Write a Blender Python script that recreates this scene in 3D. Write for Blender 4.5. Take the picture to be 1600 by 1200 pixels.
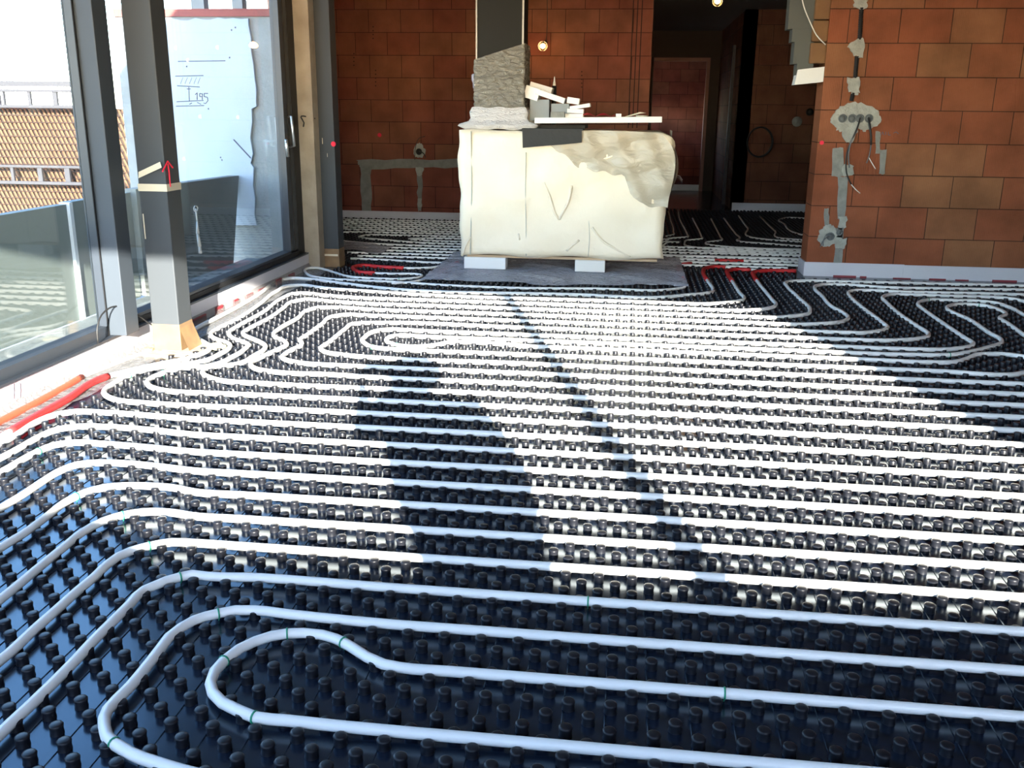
import bpy, bmesh, math, random
from mathutils import Vector, Matrix
random.seed(7)
S = bpy.context.scene
for o in list(bpy.data.objects): bpy.data.objects.remove(o)
COL = S.collection
PI = math.pi

# ------------------------------------------------------------ camera
CAM = Vector((-0.0576, -2.0194, 1.3735)); YAW, PIT, ROLL, FPX = 0.12014, 0.28226, 0.0100, 1471.73
def _axes():
    r = Vector((math.cos(YAW), math.sin(YAW), 0)); f = Vector((-math.sin(YAW), math.cos(YAW), 0)); u = Vector((0, 0, 1))
    f2 = f*math.cos(PIT) - u*math.sin(PIT); u2 = u*math.cos(PIT) + f*math.sin(PIT)
    return r*math.cos(ROLL) + u2*math.sin(ROLL), u2*math.cos(ROLL) - r*math.sin(ROLL), f2
CR, CU, CF = _axes()
cd = bpy.data.cameras.new('camera'); cam = bpy.data.objects.new('camera', cd); COL.objects.link(cam)
cam.matrix_world = Matrix(((CR.x, CU.x, -CF.x, CAM.x), (CR.y, CU.y, -CF.y, CAM.y), (CR.z, CU.z, -CF.z, CAM.z), (0, 0, 0, 1)))
cd.sensor_width = 36; cd.lens = FPX*36/1600; cd.clip_start = 0.005; cd.clip_end = 300
S.camera = cam

# ------------------------------------------------------------ world, sun, exposure
SUNV = Vector((-0.272, 1.0, -0.277)).normalized()      # travel direction of the sunlight
W = bpy.data.worlds.new('sky'); S.world = W; W.use_nodes = True
wn = W.node_tree; wn.nodes.clear()
sky = wn.nodes.new('ShaderNodeTexSky'); sky.sky_type = 'NISHITA'; sky.sun_disc = False
sky.sun_elevation = math.radians(15.5); sky.sun_rotation = math.atan2(0.272, -1.0)
sky.air_density = 1.0; sky.dust_density = 0.4; sky.ozone_density = 3.5
hs = wn.nodes.new('ShaderNodeHueSaturation'); hs.inputs['Saturation'].default_value = 1.0; wn.links.new(sky.outputs[0], hs.inputs['Color'])
bg = wn.nodes.new('ShaderNodeBackground'); bg.inputs[1].default_value = 2.6
wo = wn.nodes.new('ShaderNodeOutputWorld'); wn.links.new(hs.outputs[0], bg.inputs[0])
# bright haze bank low over the horizon
wtc = wn.nodes.new('ShaderNodeTexCoord'); wsp = wn.nodes.new('ShaderNodeSeparateXYZ'); wn.links.new(wtc.outputs['Generated'], wsp.inputs[0])
wmr = wn.nodes.new('ShaderNodeMapRange'); wmr.interpolation_type = 'SMOOTHSTEP'; wmr.inputs[1].default_value = .06; wmr.inputs[2].default_value = .34; wmr.inputs[3].default_value = 9.0; wmr.inputs[4].default_value = 0
wn.links.new(wsp.outputs[2], wmr.inputs[0])
bg2 = wn.nodes.new('ShaderNodeBackground'); bg2.inputs[0].default_value = (1, .98, .94, 1); wn.links.new(wmr.outputs[0], bg2.inputs[1])
wad = wn.nodes.new('ShaderNodeAddShader'); wn.links.new(bg.outputs[0], wad.inputs[0]); wn.links.new(bg2.outputs[0], wad.inputs[1]); wn.links.new(wad.outputs[0], wo.inputs[0])
sl = bpy.data.lights.new('sun', 'SUN'); sl.energy = 60; sl.angle = math.radians(0.55); sl.color = (1, .94, .82)
so = bpy.data.objects.new('sun', sl); COL.objects.link(so); so.rotation_euler = SUNV.to_track_quat('-Z', 'Y').to_euler()
vs = S.view_settings; vs.view_transform = 'Standard'; vs.look = 'None'; vs.gamma = 1; vs.use_curve_mapping = False; vs.exposure = -0.7
S.cycles.max_bounces = 10; S.cycles.diffuse_bounces = 5; S.cycles.glossy_bounces = 4; S.cycles.transparent_max_bounces = 12
S.cycles.sample_clamp_indirect = 8

# ------------------------------------------------------------ projection helpers (photo pixel -> point on a real plane)
def ray(x, y): return CF + CR*((x-800)/FPX) - CU*((y-600)/FPX)
def atz(x, y, z=0.0): d = ray(x, y); return CAM + d*((z-CAM.z)/d.z)
def aty(x, y, Y): d = ray(x, y); return CAM + d*((Y-CAM.y)/d.y)
def atx(x, y, X): d = ray(x, y); return CAM + d*((X-CAM.x)/d.x)

# ------------------------------------------------------------ materials
def mat(name, col, rough=.6, metal=0, spec=.5, bump=None, noise=None, coat=0, emit=None):
    m = bpy.data.materials.new(name); m.use_nodes = True; nt = m.node_tree; b = nt.nodes['Principled BSDF']
    b.inputs['Base Color'].default_value = (*col, 1); b.inputs['Roughness'].default_value = rough
    b.inputs['Metallic'].default_value = metal; b.inputs['Specular IOR Level'].default_value = spec
    b.inputs['Coat Weight'].default_value = coat
    if emit: b.inputs['Emission Color'].default_value = (*emit[0], 1); b.inputs['Emission Strength'].default_value = emit[1]
    tc = nt.nodes.new('ShaderNodeTexCoord')
    if noise:   # (scale, colour2, contrast)
        n = nt.nodes.new('ShaderNodeTexNoise'); n.inputs['Scale'].default_value = noise[0]; n.inputs['Detail'].default_value = 6
        r = nt.nodes.new('ShaderNodeValToRGB'); c = noise[2]
        r.color_ramp.elements[0].position = .5-c; r.color_ramp.elements[1].position = .5+c
        r.color_ramp.elements[0].color = (*col, 1); r.color_ramp.elements[1].color = (*noise[1], 1)
        nt.links.new(tc.outputs['Object'], n.inputs['Vector']); nt.links.new(n.outputs[0], r.inputs[0]); nt.links.new(r.outputs[0], b.inputs['Base Color'])
    if bump:    # (scale, strength, distance)
        n = nt.nodes.new('ShaderNodeTexNoise'); n.inputs['Scale'].default_value = bump[0]; n.inputs['Detail'].default_value = 5
        k = nt.nodes.new('ShaderNodeBump'); k.inputs['Strength'].default_value = bump[1]; k.inputs['Distance'].default_value = bump[2]
        nt.links.new(tc.outputs['Object'], n.inputs['Vector']); nt.links.new(n.outputs[0], k.inputs['Height']); nt.links.new(k.outputs[0], b.inputs['Normal'])
    return m
def brick_mat(name, axis, c1, c2, mortar, u0=0.0, v0=0.0, bw=.405, bh=.265, rough=.85):
    m = bpy.data.materials.new(name); m.use_nodes = True; nt = m.node_tree; b = nt.nodes['Principled BSDF']; L = nt.links.new
    b.inputs['Roughness'].default_value = rough; b.inputs['Specular IOR Level'].default_value = .25
    g = nt.nodes.new('ShaderNodeNewGeometry'); s = nt.nodes.new('ShaderNodeSeparateXYZ'); L(g.outputs['Position'], s.inputs[0])
    a1 = nt.nodes.new('ShaderNodeMath'); a1.operation = 'ADD'; a1.inputs[1].default_value = u0; L(s.outputs[0 if axis == 'x' else 1], a1.inputs[0])
    a2 = nt.nodes.new('ShaderNodeMath'); a2.operation = 'ADD'; a2.inputs[1].default_value = v0; L(s.outputs[2], a2.inputs[0])
    c = nt.nodes.new('ShaderNodeCombineXYZ'); L(a1.outputs[0], c.inputs[0]); L(a2.outputs[0], c.inputs[1])
    t = nt.nodes.new('ShaderNodeTexBrick'); t.offset = .43; t.inputs['Scale'].default_value = 1; t.inputs['Brick Width'].default_value = bw
    t.inputs['Row Height'].default_value = bh; t.inputs['Mortar Size'].default_value = .0035; t.inputs['Mortar Smooth'].default_value = .3; t.inputs['Bias'].default_value = -.45
    t.inputs['Color1'].default_value = (*c1, 1); t.inputs['Color2'].default_value = (*c2, 1); t.inputs['Mortar'].default_value = (*mortar, 1)
    L(c.outputs[0], t.inputs['Vector'])
    n = nt.nodes.new('ShaderNodeTexNoise'); n.inputs['Scale'].default_value = 3.2; n.inputs['Detail'].default_value = 7; L(c.outputs[0], n.inputs['Vector'])
    r = nt.nodes.new('ShaderNodeValToRGB'); r.color_ramp.elements[0].position = .3; r.color_ramp.elements[0].color = (.72, .68, .62, 1); r.color_ramp.elements[1].position = .7; r.color_ramp.elements[1].color = (1.15, 1.12, 1.05, 1)
    L(n.outputs[0], r.inputs[0])
    x = nt.nodes.new('ShaderNodeMixRGB'); x.blend_type = 'MULTIPLY'; x.inputs[0].default_value = 1; L(t.outputs[0], x.inputs[1]); L(r.outputs[0], x.inputs[2]); L(x.outputs[0], b.inputs['Base Color'])
    w = nt.nodes.new('ShaderNodeTexWave'); w.bands_direction = 'X'; w.inputs['Scale'].default_value = 22; w.inputs['Distortion'].default_value = .6; L(c.outputs[0], w.inputs['Vector'])
    k = nt.nodes.new('ShaderNodeBump'); k.inputs['Strength'].default_value = .35; k.inputs['Distance'].default_value = .004; L(w.outputs[1], k.inputs['Height'])
    k2 = nt.nodes.new('ShaderNodeBump'); k2.inputs['Strength'].default_value = .8; k2.inputs['Distance'].default_value = .006; k2.invert = True
    L(t.outputs[1], k2.inputs['Height']); L(k.outputs[0], k2.inputs['Normal']); L(k2.outputs[0], b.inputs['Normal'])
    return m
def glass_mat(name, tint=(.97, .99, .98), ior=1.5, rough=0.0, fac=None):
    m = bpy.data.materials.new(name); m.use_nodes = True; nt = m.node_tree; nt.nodes.clear(); L = nt.links.new
    o = nt.nodes.new('ShaderNodeOutputMaterial'); mx = nt.nodes.new('ShaderNodeMixShader'); t = nt.nodes.new('ShaderNodeBsdfTransparent'); g = nt.nodes.new('ShaderNodeBsdfGlossy')
    t.inputs[0].default_value = (*tint, 1); g.inputs['Roughness'].default_value = rough
    f = nt.nodes.new('ShaderNodeFresnel'); 
    gg = nt.nodes.new('ShaderNodeNewGeometry'); q = nt.nodes.new('ShaderNodeMix'); q.inputs[2].default_value = ior; q.inputs[3].default_value = 1/ior
    L(gg.outputs['Backfacing'], q.inputs[0]); L(q.outputs[0], f.inputs[0])
    L(f.outputs[0], mx.inputs[0]); L(t.outputs[0], mx.inputs[1]); L(g.outputs[0], mx.inputs[2]); L(mx.outputs[0], o.inputs[0])
    return m
def film_mat(name, col, tr, rough, sc=(60, 1.0, .01)):
    m = bpy.data.materials.new(name); m.use_nodes = True; nt = m.node_tree; L = nt.links.new
    b = nt.nodes['Principled BSDF']; o = nt.nodes['Material Output']; b.inputs['Base Color'].default_value = (*col, 1); b.inputs['Roughness'].default_value = rough
    b.inputs['Specular IOR Level'].default_value = .8
    tc = nt.nodes.new('ShaderNodeTexCoord'); mp = nt.nodes.new('ShaderNodeMapping'); mp.inputs['Scale'].default_value = (1, 1, 2.6); mp.inputs['Rotation'].default_value = (0, .6, 0)
    n = nt.nodes.new('ShaderNodeTexNoise'); n.inputs['Scale'].default_value = sc[0]; n.inputs['Detail'].default_value = 4; n.inputs['Distortion'].default_value = 1.2
    L(tc.outputs['Object'], mp.inputs[0]); L(mp.outputs[0], n.inputs['Vector'])
    k = nt.nodes.new('ShaderNodeBump'); k.inputs['Strength'].default_value = sc[1]; k.inputs['Distance'].default_value = sc[2]; L(n.outputs[0], k.inputs['Height']); L(k.outputs[0], b.inputs['Normal'])
    t = nt.nodes.new('ShaderNodeBsdfTransparent'); mx = nt.nodes.new('ShaderNodeMixShader'); mx.inputs[0].default_value = 1-tr
    L(t.outputs[0], mx.inputs[1]); L(b.outputs[0], mx.inputs[2]); L(mx.outputs[0], o.inputs[0])
    return m
M = dict(
    panel=mat('black_panel', (.008, .013, .026), .20, spec=.75), nub=mat('black_nub', (.010, .011, .015), .36, spec=.32),
    pipe=mat('white_pipe', (.90, .89, .85), .32, spec=.5),
    red=mat('red_sleeve', (.62, .03, .03), .45),
    green=mat('green_tie', (.02, .30, .16), .5),
    strip=mat('edge_strip', (.66, .65, .68), .5, bump=(14, .4, .01), noise=(2.5, (.58, .56, .60), .3)),
    steel=mat('grey_steel', (.044, .051, .058), .5, spec=.25),
    frame=mat('frame_dark', (.028, .036, .048), .4),
    frame_grey=mat('frame_grey', (.045, .056, .070), .5, spec=.3),
    black=mat('black_rubber', (.008, .008, .009), .6),
    concrete=mat('concrete', (.30, .32, .32), .85, bump=(30, .4, .01), noise=(5, (.22, .235, .235), .25)),
    plaster=mat('plaster', (.42, .42, .37), .9, bump=(45, .9, .012), noise=(16, (.30, .30, .26), .2)),
    mortar=mat('grey_mortar', (.20, .20, .18), .9, bump=(45, .8, .01), noise=(14, (.27, .27, .24), .2)),
    woodj=mat('jamb_wood', (.40, .34, .26), .8, bump=(18, .7, .01), noise=(6, (.26, .215, .16), .25)),
    tape=mat('brown_tape', (.25, .155, .070), .6, noise=(12, (.17, .10, .05), .2)),
    mask=mat('masking_tape', (.62, .56, .42), .7),
    insul=mat('white_insulation', (.44, .50, .57), .85, bump=(9, .25, .01), noise=(2.2, (.38, .45, .53), .3)),
    ink=mat('pencil', (.10, .11, .15), .8),
    eps=mat('white_foam', (.80, .80, .77), .8, bump=(60, .3, .004)),
    eps_grey=mat('grey_foam', (.27, .29, .29), .85, bump=(60, .3, .004)),
    foam=mat('cream_foam', (.90, .79, .60), .42, bump=(7, .55, .03), noise=(3, (.84, .72, .52), .3)),
    cable=mat('cable_black', (.012, .012, .012), .5), cable_w=mat('cable_white', (.75, .73, .68), .5), cable_g=mat('cable_grey', (.12, .13, .13), .5),
    chrome=mat('brushed_metal', (.72, .72, .70), .28, metal=.85),
    card=mat('cardboard', (.42, .28, .15), .8), wood=mat('pallet_wood', (.50, .36, .22), .8, noise=(9, (.40, .28, .17), .3)),
    redmark=mat('laser_and_print_red', (.80, .02, .06), .7), redsheet=mat('red_sheet', (.60, .02, .03), .5),  # redmark colours both the painted laser spots and the pallet print
    reed=mat('reed', (.12, .050, .022), .8, noise=(14, (.17, .080, .038), .3)), rail=mat('rail', (.040, .038, .045), .6), reedd=mat('reed_dark', (.035, .020, .016), .8),
    ceil=mat('ceiling', (.24, .24, .25), .9), dark=mat('dark_foam', (.035, .035, .033), .85, bump=(25, .6, .006)),
    redbeam=mat('red_beam', (.26, .07, .06), .7), bark=mat('dirty', (.32, .27, .20), .9, bump=(40, .8, .01), noise=(15, (.44, .40, .33), .25)),
    duct=mat('duct_sheet', (.020, .019, .016), .75, spec=.15), glass=glass_mat('window_glass'),
    film=film_mat('clear_film', (.85, .85, .90), .38, .16, (22, 1.0, .03)), wrap=film_mat('stretch_film', (.36, .335, .27), .25, .09, (13, 1.0, .07)),
    drape=film_mat('drape_film', (.56, .49, .36), .22, .3, (5, .8, .03)), skirt=film_mat('skirt_film', (.34, .34, .34), .50, .25, (18, .9, .02)),
    jacket=mat('jacket', (.05, .06, .09), .8), jeans=mat('jeans', (.06, .08, .13), .85), skin=mat('skin', (.55, .33, .24), .5), hair=mat('hair', (.05, .03, .02), .6),
)
M['panel'].node_tree.nodes['Principled BSDF'].inputs['Specular Tint'].default_value = (.55, .80, 1, 1)
BR = brick_mat('brick_right', 'x', (.255, .082, .040), (.26, .145, .070), (.045, .02, .012), u0=.184, v0=.184)
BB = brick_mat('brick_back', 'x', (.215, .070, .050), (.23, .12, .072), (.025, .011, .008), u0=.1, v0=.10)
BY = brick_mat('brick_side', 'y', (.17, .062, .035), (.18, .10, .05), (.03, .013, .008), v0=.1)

# ------------------------------------------------------------ mesh helpers
def link(name, verts, faces, m, parent=None, smooth=False):
    me = bpy.data.meshes.new(name); me.from_pydata([tuple(v) for v in verts], [], faces); me.update()
    if smooth: me.polygons.foreach_set('use_smooth', [True]*len(me.polygons))
    if m: me.materials.append(m)
    o = bpy.data.objects.new(name, me); COL.objects.link(o)
    if parent: o.parent = parent; o.matrix_parent_inverse = Matrix.Translation(-parent.location)
    return o
class MB:
    def __init__(s): s.v = []; s.f = []
    def box(s, x0, x1, y0, y1, z0, z1, R=None, bev=0):
        b = bmesh.new(); bmesh.ops.create_cube(b, size=1)
        for v in b.verts: v.co = Vector(((x0+x1)/2 + v.co.x*(x1-x0), (y0+y1)/2 + v.co.y*(y1-y0), (z0+z1)/2 + v.co.z*(z1-z0)))
        if bev: bmesh.ops.bevel(b, geom=b.edges[:], offset=bev, segments=2, affect='EDGES', profile=.6)
        if R: bmesh.ops.transform(b, matrix=R, verts=b.verts)
        return s.add(b)
    def add(s, b):
        n = len(s.v); b.verts.index_update(); s.v += [v.co.copy() for v in b.verts]; s.f += [[n+v.index for v in f.verts] for f in b.faces]; b.free(); return s
    def raw(s, v, f): n = len(s.v); s.v += [Vector(p) for p in v]; s.f += [[n+i for i in q] for q in f]; return s
    def cyl(s, p0, p1, r0, r1=None, seg=12): return s.tube([p0, p1], r0, seg, r1)
    def tube(s, pts, r, seg=8, r1=None, caps=True):
        pts = [Vector(p) for p in pts]; n = len(s.v); K = len(pts)
        up = None
        for i, p in enumerate(pts):
            t = (pts[min(i+1, K-1)] - pts[max(i-1, 0)]).normalized()
            if up is None: up = Vector((0, 0, 1)) if abs(t.z) < .9 else Vector((1, 0, 0))
            a = t.cross(up); a = a.normalized() if a.length > 1e-6 else Vector((1, 0, 0)); b = a.cross(t).normalized(); up = b
            rr = r if r1 is None else r + (r1-r)*i/(K-1)
            for k in range(seg):
                q = 2*PI*k/seg; s.v.append(p + a*math.cos(q)*rr + b*math.sin(q)*rr)
            if i:
                for k in range(seg): s.f.append([n+(i-1)*seg+k, n+(i-1)*seg+(k+1) % seg, n+i*seg+(k+1) % seg, n+i*seg+k])
        if caps: s.f.append([n+k for k in range(seg)][::-1]); s.f.append([n+(K-1)*seg+k for k in range(seg)])
        return s
    def prism(s, poly, d):     # poly: 3D outline, extruded by vector d
        n = len(s.v); d = Vector(d); K = len(poly); s.v += [Vector(p) for p in poly] + [Vector(p)+d for p in poly]
        s.f.append([n+i for i in range(K)][::-1]); s.f.append([n+K+i for i in range(K)])
        for i in range(K): j = (i+1) % K; s.f.append([n+i, n+j, n+K+j, n+K+i])
        return s
    def build(s, name, m, parent=None, smooth=False): return link(name, s.v, s.f, m, parent, smooth)
def fixn(o):
    b = bmesh.new(); b.from_mesh(o.data); bmesh.ops.recalc_face_normals(b, faces=b.faces); b.to_mesh(o.data); b.free(); return o
def box(name, x0, x1, y0, y1, z0, z1, m, parent=None, bev=0): return MB().box(x0, x1, y0, y1, z0, z1, None, bev).build(name, m, parent)
def tag(o, label=None, cat=None, group=None, kind=None):
    if label: o['label'] = label
    if cat: o['category'] = cat
    if group: o['group'] = group
    if kind: o['kind'] = kind
    return o
def st(o): o['kind'] = 'structure'; return o
def empty(name, loc, label, cat, group=None):
    o = bpy.data.objects.new(name, None); COL.objects.link(o); o.location = loc; o.empty_display_size = .05
    return tag(o, label, cat, group)
def cr(P, step=.03, closed=False):      # centripetal-ish Catmull-Rom through points
    P = [Vector(p) for p in P]; out = [P[0]]
    for i in range(len(P)-1):
        p1, p2 = P[i], P[i+1]; L = (p2-p1).length
        p0 = P[i-1] if i else p1*2-p2; p3 = P[i+2] if i+2 < len(P) else p2*2-p1
        def tg(a, b, c):
            la = max((b-a).length, 1e-5); lb = max((c-b).length, 1e-5)
            return ((b-a)/la*lb + (c-b)/lb*la)/(la+lb)
        m1 = tg(p0, p1, p2)*L; m2 = tg(p1, p2, p3)*L
        n = max(1, min(40, int(L/step)))
        if L > .8: n = 24
        for k in range(1, n+1):
            t = k/n; t2 = t*t; t3 = t2*t
            out.append(p1*(2*t3-3*t2+1) + m1*(t3-2*t2+t) + p2*(-2*t3+3*t2) + m2*(t3-t2))
    return out
def ragged(pts, amp, n=6):               # roughen a 2D outline
    out = []
    K = len(pts)
    for i in range(K):
        a, b = Vector(pts[i]), Vector(pts[(i+1) % K])
        for k in range(n):
            t = k/n; p = a.lerp(b, t); out.append(p + Vector((random.uniform(-amp, amp), random.uniform(-amp, amp))))
    return out

# ============================================================ SETTING
ZC = 2.75
# --- floor: screed base, black nubbed heating panels with moulded score lines
NOFF = -.017; NR = .0165; NH = .0255
def build_floor():
    V = []; F = []
    def rect(x0, x1, y0, y1, z=0.0):
        n = len(V); V.extend([(x0, y0, z), (x1, y0, z), (x1, y1, z), (x0, y1, z)]); F.append([n, n+1, n+2, n+3])
    rect(-2.95, 5.2, -3.4, 6.25); rect(-4.6, 5.2, 6.25, 10.2); rect(0.0, 5.2, 10.2, 12.4); rect(-.2, 1.7, 12.4, 20.2)
    def ring(cx, cy, seg, prof, ph=0):
        n = len(V)
        for r, z in prof:
            for k in range(seg):
                a = 2*PI*(k+.5)/seg; V.append((cx+r*math.cos(a), cy+r*math.sin(a), z))
        for j in range(len(prof)-1):
            for k in range(seg): F.append([n+j*seg+k, n+j*seg+(k+1) % seg, n+(j+1)*seg+(k+1) % seg, n+(j+1)*seg+k])
        F.append([n+(len(prof)-1)*seg+k for k in range(seg)])
    R = NR
    pn = [(R*.98, 0), (R*.90, .010), (R*.98, .018), (R, .0215), (R*.90, .0243), (R*.66, .0255)]
    pm = [(R*.97, 0), (R*.97, .0205), (R*.86, .0245), (R*.6, .0255)]
    pf = [(R, 0), (R*.98, .021), (R*.7, .0255)]
    for m in range(-44, 245):
        Y = .05*m + NOFF
        if Y < -2.6 or Y > 12.1: continue
        d = Y - CAM.y
        # half width of the view at this depth plus a margin
        cx = CAM.x - d*math.tan(YAW)
        hw = max(d, .6)*.70 + 1.2 if d > -.5 else 1.6
        off = 0 if m % 2 == 0 else .05
        k0 = int(math.floor((cx-hw)/.1)); k1 = int((cx+hw)/.1)
        for k in range(k0, k1+1):
            X = .1*k + off
            if Y < 6.33:
                if X < -2.60 or X > 4.6: continue
                if Y > 6.28: continue
            elif Y < 10.0:
                if X < -4.2 or X > 2.9: continue
                if X > 1.44 and Y < 6.9: continue
                if X < -2.75 and Y < 6.5: continue
            else:
                if X < .2 or X > 2.9: continue
            if abs(X+2.66) < .13 and abs(Y-3.1) < .2: continue
            if abs(X+2.69) < .14 and abs(Y-6.28) < .13: continue
            if d < 3.6: ring(X, Y, 12, pn)
            elif d < 8.4: ring(X, Y, 8, pm)
            else: ring(X, Y, 6, pf)
    NB = [len(f) > 4 or (min(f) >= 16) for f in F]
    # raised score lines between nub columns
    k = -26
    while k < 34:
        x = .1*k + .038
        n = len(V)
        for y in (-2.6, 2.4): V.extend([(x-.0016, y, 0.0), (x, y, .0026), (x+.0016, y, 0.0)])
        F.append([n, n+1, n+4, n+3]); F.append([n+1, n+2, n+5, n+4]); k += 1
    NB += [False]*(len(F)-len(NB))
    o = link('floor', V, F, M['panel']); 
    o.data.materials.append(M['nub']); o.data.polygons.foreach_set('material_index', [1 if len(f) != 4 or NB[i] else 0 for i, f in enumerate(F)])
    sm = [True]*len(F)
    o.data.polygons.foreach_set('use_smooth', sm)
    try: o.data.set_sharp_from_angle(angle=math.radians(48))
    except Exception: pass
    return st(o)
floor = build_floor()
# --- walls
def wall(name, parts, m):
    w = MB()
    for p in parts: w.box(*p)
    return st(w.build(name, m))
wall('wall_right', [(1.51, 5.2, 6.5, 6.78, 0, ZC)], BR)
wall('wall_back', [(-4.6, .13, 10.05, 10.35, 0, ZC)], BB)
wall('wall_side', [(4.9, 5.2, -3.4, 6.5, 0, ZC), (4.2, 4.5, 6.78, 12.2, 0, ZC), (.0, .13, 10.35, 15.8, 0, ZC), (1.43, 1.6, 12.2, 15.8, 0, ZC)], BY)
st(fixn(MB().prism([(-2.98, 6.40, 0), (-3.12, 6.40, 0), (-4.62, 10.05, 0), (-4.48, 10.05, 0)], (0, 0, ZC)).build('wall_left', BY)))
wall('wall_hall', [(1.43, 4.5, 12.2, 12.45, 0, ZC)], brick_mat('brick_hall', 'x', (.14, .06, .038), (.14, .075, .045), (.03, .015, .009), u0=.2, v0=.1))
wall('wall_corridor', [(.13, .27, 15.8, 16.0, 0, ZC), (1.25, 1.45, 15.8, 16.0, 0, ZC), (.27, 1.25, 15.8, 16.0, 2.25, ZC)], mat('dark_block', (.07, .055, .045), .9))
wall('wall_far', [(-.3, 1.8, 20.0, 20.2, 0, ZC), (-.5, -.3, 16.0, 20.2, 1.55, ZC), (-.5, -.3, 16.0, 20.2, 0, 1.2), (1.7, 1.9, 16.0, 20.2, 0, ZC)], BB)  # unseen left side opening, sized for the skylight it lets in
# wall behind the camera, with its long opening: parapet, head, jambs
wall('wall_rear', [(-6.2, 5.2, -3.4, -3.1, 2.33, 3.15), (3.10, 5.2, -3.4, -3.1, 0, 2.33)], BB)
rp = MB().prism([(-6.2, -3.4, 0), (3.1, -3.4, 0), (3.1, -3.4, 1.035), (-0.5, -3.4, 1.035), (-0.80, -3.4, 1.11), (-6.2, -3.4, 1.10)], (0, .3, 0)).build('trim_1', M['concrete']); st(fixn(rp))  # unseen parapet, left part raised to shape the sun patch border
st(box('trim_2', 1.235, 1.33, -3.30, -3.20, 1.03, 2.33, M['frame_grey']))
st(box('ceiling', -3.02, 5.2, -3.4, 20.2, ZC, 3.15, M['ceil']))
st(fixn(MB().prism([(-3.02, 6.35, ZC), (-3.12, 6.35, ZC), (-4.62, 10.35, ZC), (-3.02, 10.35, ZC)], (0, 0, .4)).build('trim_6', M['ceil'])))
# --- edge insulation strips
def strip(name, x0, x1, y0, y1, h): return st(box(name, x0, x1, y0, y1, 0, h, M['strip'], bev=.004))
b = MB().box(1.495, 2.34, 6.487, 6.5, 0, .122).box(2.335, 5.1, 6.483, 6.497, 0, .118).box(1.497, 1.511, 6.49, 6.80, 0, .12); st(b.build('baseboard_right', M['strip']))
strip('baseboard_back', -4.5, .13, 10.035, 10.05, .108)
strip('baseboard_hall', 1.43, 4.2, 12.185, 12.2, .12)
strip('baseboard_corridor', .27, 1.25, 15.78, 15.8, .11)
b = MB().box(-2.885, -2.868, -3.1, 4.15, 0, .138).box(-2.882, -2.866, 4.145, 6.10, 0, .136).box(-2.89, -2.765, 6.34, 6.355, 0, .11); st(b.build('baseboard_left', M['strip']))
# thin film skirt of the strip lying over the panel edge
sk = []
ny = 90
for i in range(ny+1):
    Y = -2.9 + 9.0*i/ny
    for j, (x, z) in enumerate([(-2.866, .055), (-2.84, .012), (-2.76, .006), (-2.70, .005), (-2.655, .004)]):
        sk.append((x + (random.uniform(-.008, .008) if j > 1 else 0), Y, z + (random.uniform(0, .010) if j > 0 else 0)))
sf = [[i*5+j, i*5+j+1, i*5+j+6, i*5+j+5] for i in range(ny) for j in range(4)]
st(link('trim_3', sk, sf, M['skirt'], smooth=True))
b = MB(); random.seed(2); x = 1.75
while x < 4.8:
    w = random.uniform(.04, .2); b.box(x, x+w, 6.474, 6.484, .0, .004+random.uniform(0, .010)); x += w*.5 + random.uniform(.12, .3)
y = 3.7
while y < 5.6:
    w = random.uniform(.05, .22); b.box(-2.862, -2.850, y, y+w, .0, .02+random.uniform(0, .03)); y += w + random.uniform(.03, .2)
st(b.build('trim_10', mat('red_film', (.26, .03, .04), .6)))
b = MB()
for x in (21, 31): b.tube([atx(x, 599, -2.8665), atx(x+1, 611, -2.8665), atx(x, 623, -2.8665)], .0016, 5)
st(b.build('trim_11', M['ink']))
# --- window wall on the left: sill, glass panes, mullion and far door frame
wf = MB().box(-2.98, -2.86, -3.1, 6.05, .138, .150).box(-2.99, -2.90, -3.1, 6.0, .15, .205).box(-3.0, -2.86, -3.1, 6.2, 2.62, 2.75)
YL = atx(94, 0, -2.955).y; wf.box(-2.955, -2.9, YL, 2.80, .15, 2.62).box(-2.97, -2.9, 5.72, 6.03, .15, 2.62).box(-2.97, -2.90, -1.25, -1.05, .15, 2.62)
wobj = st(wf.build('window_1', M['frame']))
mb = MB().box(-2.9, -2.80, 2.79, 2.93, .15, 2.62, None, .004); mb.build('mullion', M['frame_grey'], wobj)
MB().box(-2.8995, -2.897, 2.775, 2.785, .15, 2.62).box(-2.899, -2.893, 5.80, 5.81, .2, 2.6).build('seal', M['black'], wobj)
MB().box(-2.93, -2.895, 5.90, 6.05, .15, 2.62).box(-2.93, -2.895, 2.97, 5.95, .15, .185).build('sash', M['black'], wobj)
for y0, y1 in ((-3.1, -1.25), (-1.05, YL), (2.93, 5.72)):
    MB().box(-2.948, -2.942, y0, y1, .2, 2.62).build('pane', M['glass'], wobj)
# concrete/wood jamb at the far end and the outside end wall
st(box('trim_4', -2.93, -2.765, 6.06, 6.34, 0, ZC, M['woodj'], bev=.006))
st(MB().box(aty(180, 33, 6.2).x, -2.93, 6.2, 6.40, -.2, 2.18).box(-3.05, -2.93, 6.2, 6.45, 2.18, ZC).build('wall_terrace', M['concrete']))

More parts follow.
